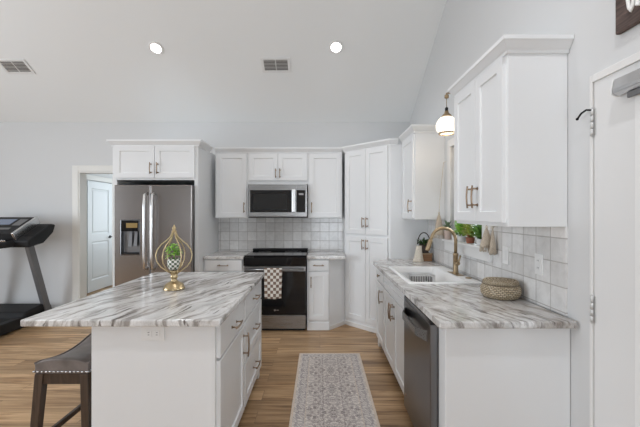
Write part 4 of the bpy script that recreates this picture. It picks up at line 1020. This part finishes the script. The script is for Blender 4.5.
for sx in (-1, 1):
    x0 = sx*(hw-0.01); x1 = sx*(hw-0.02)
    MB().hexa([(x0-0.028, -0.07, 0.05), (x0+0.028, -0.07, 0.05), (x0+0.028, 0.03, 0.05), (x0-0.028, 0.03, 0.05)], [(x1-0.028, -0.40, 1.12), (x1+0.028, -0.40, 1.12), (x1+0.028, -0.31, 1.14), (x1-0.028, -0.31, 1.14)]).build('upright', 'grey_metal', t, bevel=0.008, label='slanted grey upright')
# console housing: sloped panel, cup holder wings, hand bars
co = MB()
co.prism_x([(-0.58, 1.110), (-0.22, 1.305), (-0.14, 1.295), (-0.18, 1.190), (-0.34, 1.065), (-0.57, 1.025)], -0.585, 0.585)
cons = co.build('console', 'black_plastic', t, bevel=0.018, seg=3)
def on_con(u, lift=0.0):   # u 0..1 up the sloped face -> (y, z)
    y = -0.58+0.36*u; z = 1.110+0.195*u; return (y-0.476*lift, z+0.879*lift)
def con_panel(name, m_, xa, xb, u0, u1, l0, l1, bevel=0.004, label=None):
    q = MB(); a0, a1 = on_con(u0, l0), on_con(u1, l0); b0, b1 = on_con(u0, l1), on_con(u1, l1)
    q.hexa([(xa, a0[0], a0[1]), (xb, a0[0], a0[1]), (xb, a1[0], a1[1]), (xa, a1[0], a1[1])], [(xa, b0[0], b0[1]), (xb, b0[0], b0[1]), (xb, b1[0], b1[1]), (xa, b1[0], b1[1])])
    return q.build(name, m_, cons, bevel=bevel, label=label)
con_panel('display_panel', 'black_plastic', -0.40, 0.40, 0.04, 1.04, 0.0, 0.095, 0.01)
con_panel('panel_trim', 'silver', 0.401, 0.432, 0.02, 1.05, 0.0, 0.102, 0.006, 'silver edge strip')
con_panel('panel_trim', 'silver', -0.432, -0.401, 0.02, 1.05, 0.0, 0.102, 0.006, 'silver edge strip')
con_panel('screen', 'screen', 0.0, 0.22, 0.55, 0.88, 0.095, 0.098, 0.0, 'small bluish display')
con_panel('button_row', 'grey_metal', -0.14, 0.30, 0.26, 0.36, 0.095, 0.098, 0.0)
con_panel('button_row', 'grey_metal', -0.30, -0.08, 0.55, 0.80, 0.095, 0.097, 0.0)
con_panel('button_row', 'grey_metal', 0.26, 0.36, 0.50, 0.88, 0.095, 0.097, 0.0)
con_panel('cup_holder', 'black_rubber', 0.45, 0.56, 0.25, 0.85, -0.01, 0.003, 0.01)
con_panel('cup_holder', 'black_rubber', -0.56, -0.45, 0.25, 0.85, -0.01, 0.003, 0.01)
for sx in (-1, 1):
    m = MB(); m.tube([(sx*0.38, -0.36, 1.09), (sx*0.38, -0.50, 1.075), (sx*0.375, -0.72, 1.065), (sx*0.37, -0.78, 1.05)], [0.045, 0.042, 0.036, 0.03], 12); m.build('hand_bar', 'black_rubber', t)
m = MB(); m.tube([(-0.38, -0.56, 1.066), (0, -0.62, 1.07), (0.38, -0.56, 1.066)], 0.022, 10); m.build('cross_bar', 'black_rubber', t)
con_panel('pulse_grip', 'silver', 0.20, 0.33, -0.06, 0.0, 0.0, 0.02, 0.003, 'silver pulse grip')

# ------------------------------------------------------------------ roller blind and sign by the patio door
t = thing('roller_blind', 'grey roller blind cassette at the top of the patio door glass', 'blind', (XW, 1.46, 1.967)); L = 0.64
m = MB(); prof = [(-0.048, -0.012), (-0.040, 0.030), (-0.020, 0.038), (-0.0125, 0.038), (-0.0125, -0.037), (-0.030, -0.037), (-0.046, -0.028)]
a = [m.bm.verts.new((x, 0, z)) for x, z in prof]; b = [m.bm.verts.new((x, -L, z)) for x, z in prof]
m.bm.faces.new(a); m.bm.faces.new(list(reversed(b)))
for i in range(len(prof)): m.bm.faces.new((a[i], a[(i+1) % 7], b[(i+1) % 7], b[i]))
m.build('cassette', 'silver', t, bevel=0.003)
m = MB(); a = [m.bm.verts.new((x*1.03, 0.0005, z*1.04)) for x, z in prof]; b = [m.bm.verts.new((x*1.03, 0.008, z*1.04)) for x, z in prof]
m.bm.faces.new(a); m.bm.faces.new(list(reversed(b)))
for i in range(len(prof)): m.bm.faces.new((a[i], a[(i+1) % 7], b[(i+1) % 7], b[i]))
m.build('end_cap', 'white_plastic', t, bevel=0.002)
MB().box(-0.030, -0.018, -L+0.02, -0.05, -0.062, -0.038).build('bottom_bar', 'grey_metal', t, bevel=0.003)
t = thing('wall_sign', 'dark weathered wood sign with white script above the patio door', 'sign', (XW-0.0005, 1.475, 2.19)); L = 0.62; H = 0.36
MB().box(-0.022, 0, -L, 0, 0, H).build('board', 'sign_wood', t, bevel=0.006)
m = MB()
def stroke(pts): m.tube([(-0.0235, -y, z) for y, z in pts], [0.004]+[0.0075]*(len(pts)-2)+[0.004], 8)
stroke([(0.040, 0.30), (0.052, 0.20), (0.064, 0.12), (0.071, 0.075), (0.080, 0.058), (0.089, 0.075), (0.094, 0.13), (0.097, 0.20), (0.098, 0.30)])
stroke([(0.097, 0.20), (0.101, 0.12), (0.108, 0.066), (0.118, 0.060), (0.130, 0.085), (0.150, 0.16)])
stroke([(0.150, 0.16), (0.168, 0.215), (0.185, 0.205), (0.172, 0.165), (0.160, 0.13), (0.178, 0.10), (0.205, 0.115), (0.225, 0.15)])
m.build('script', 'white_paint', t, label='white brush script')
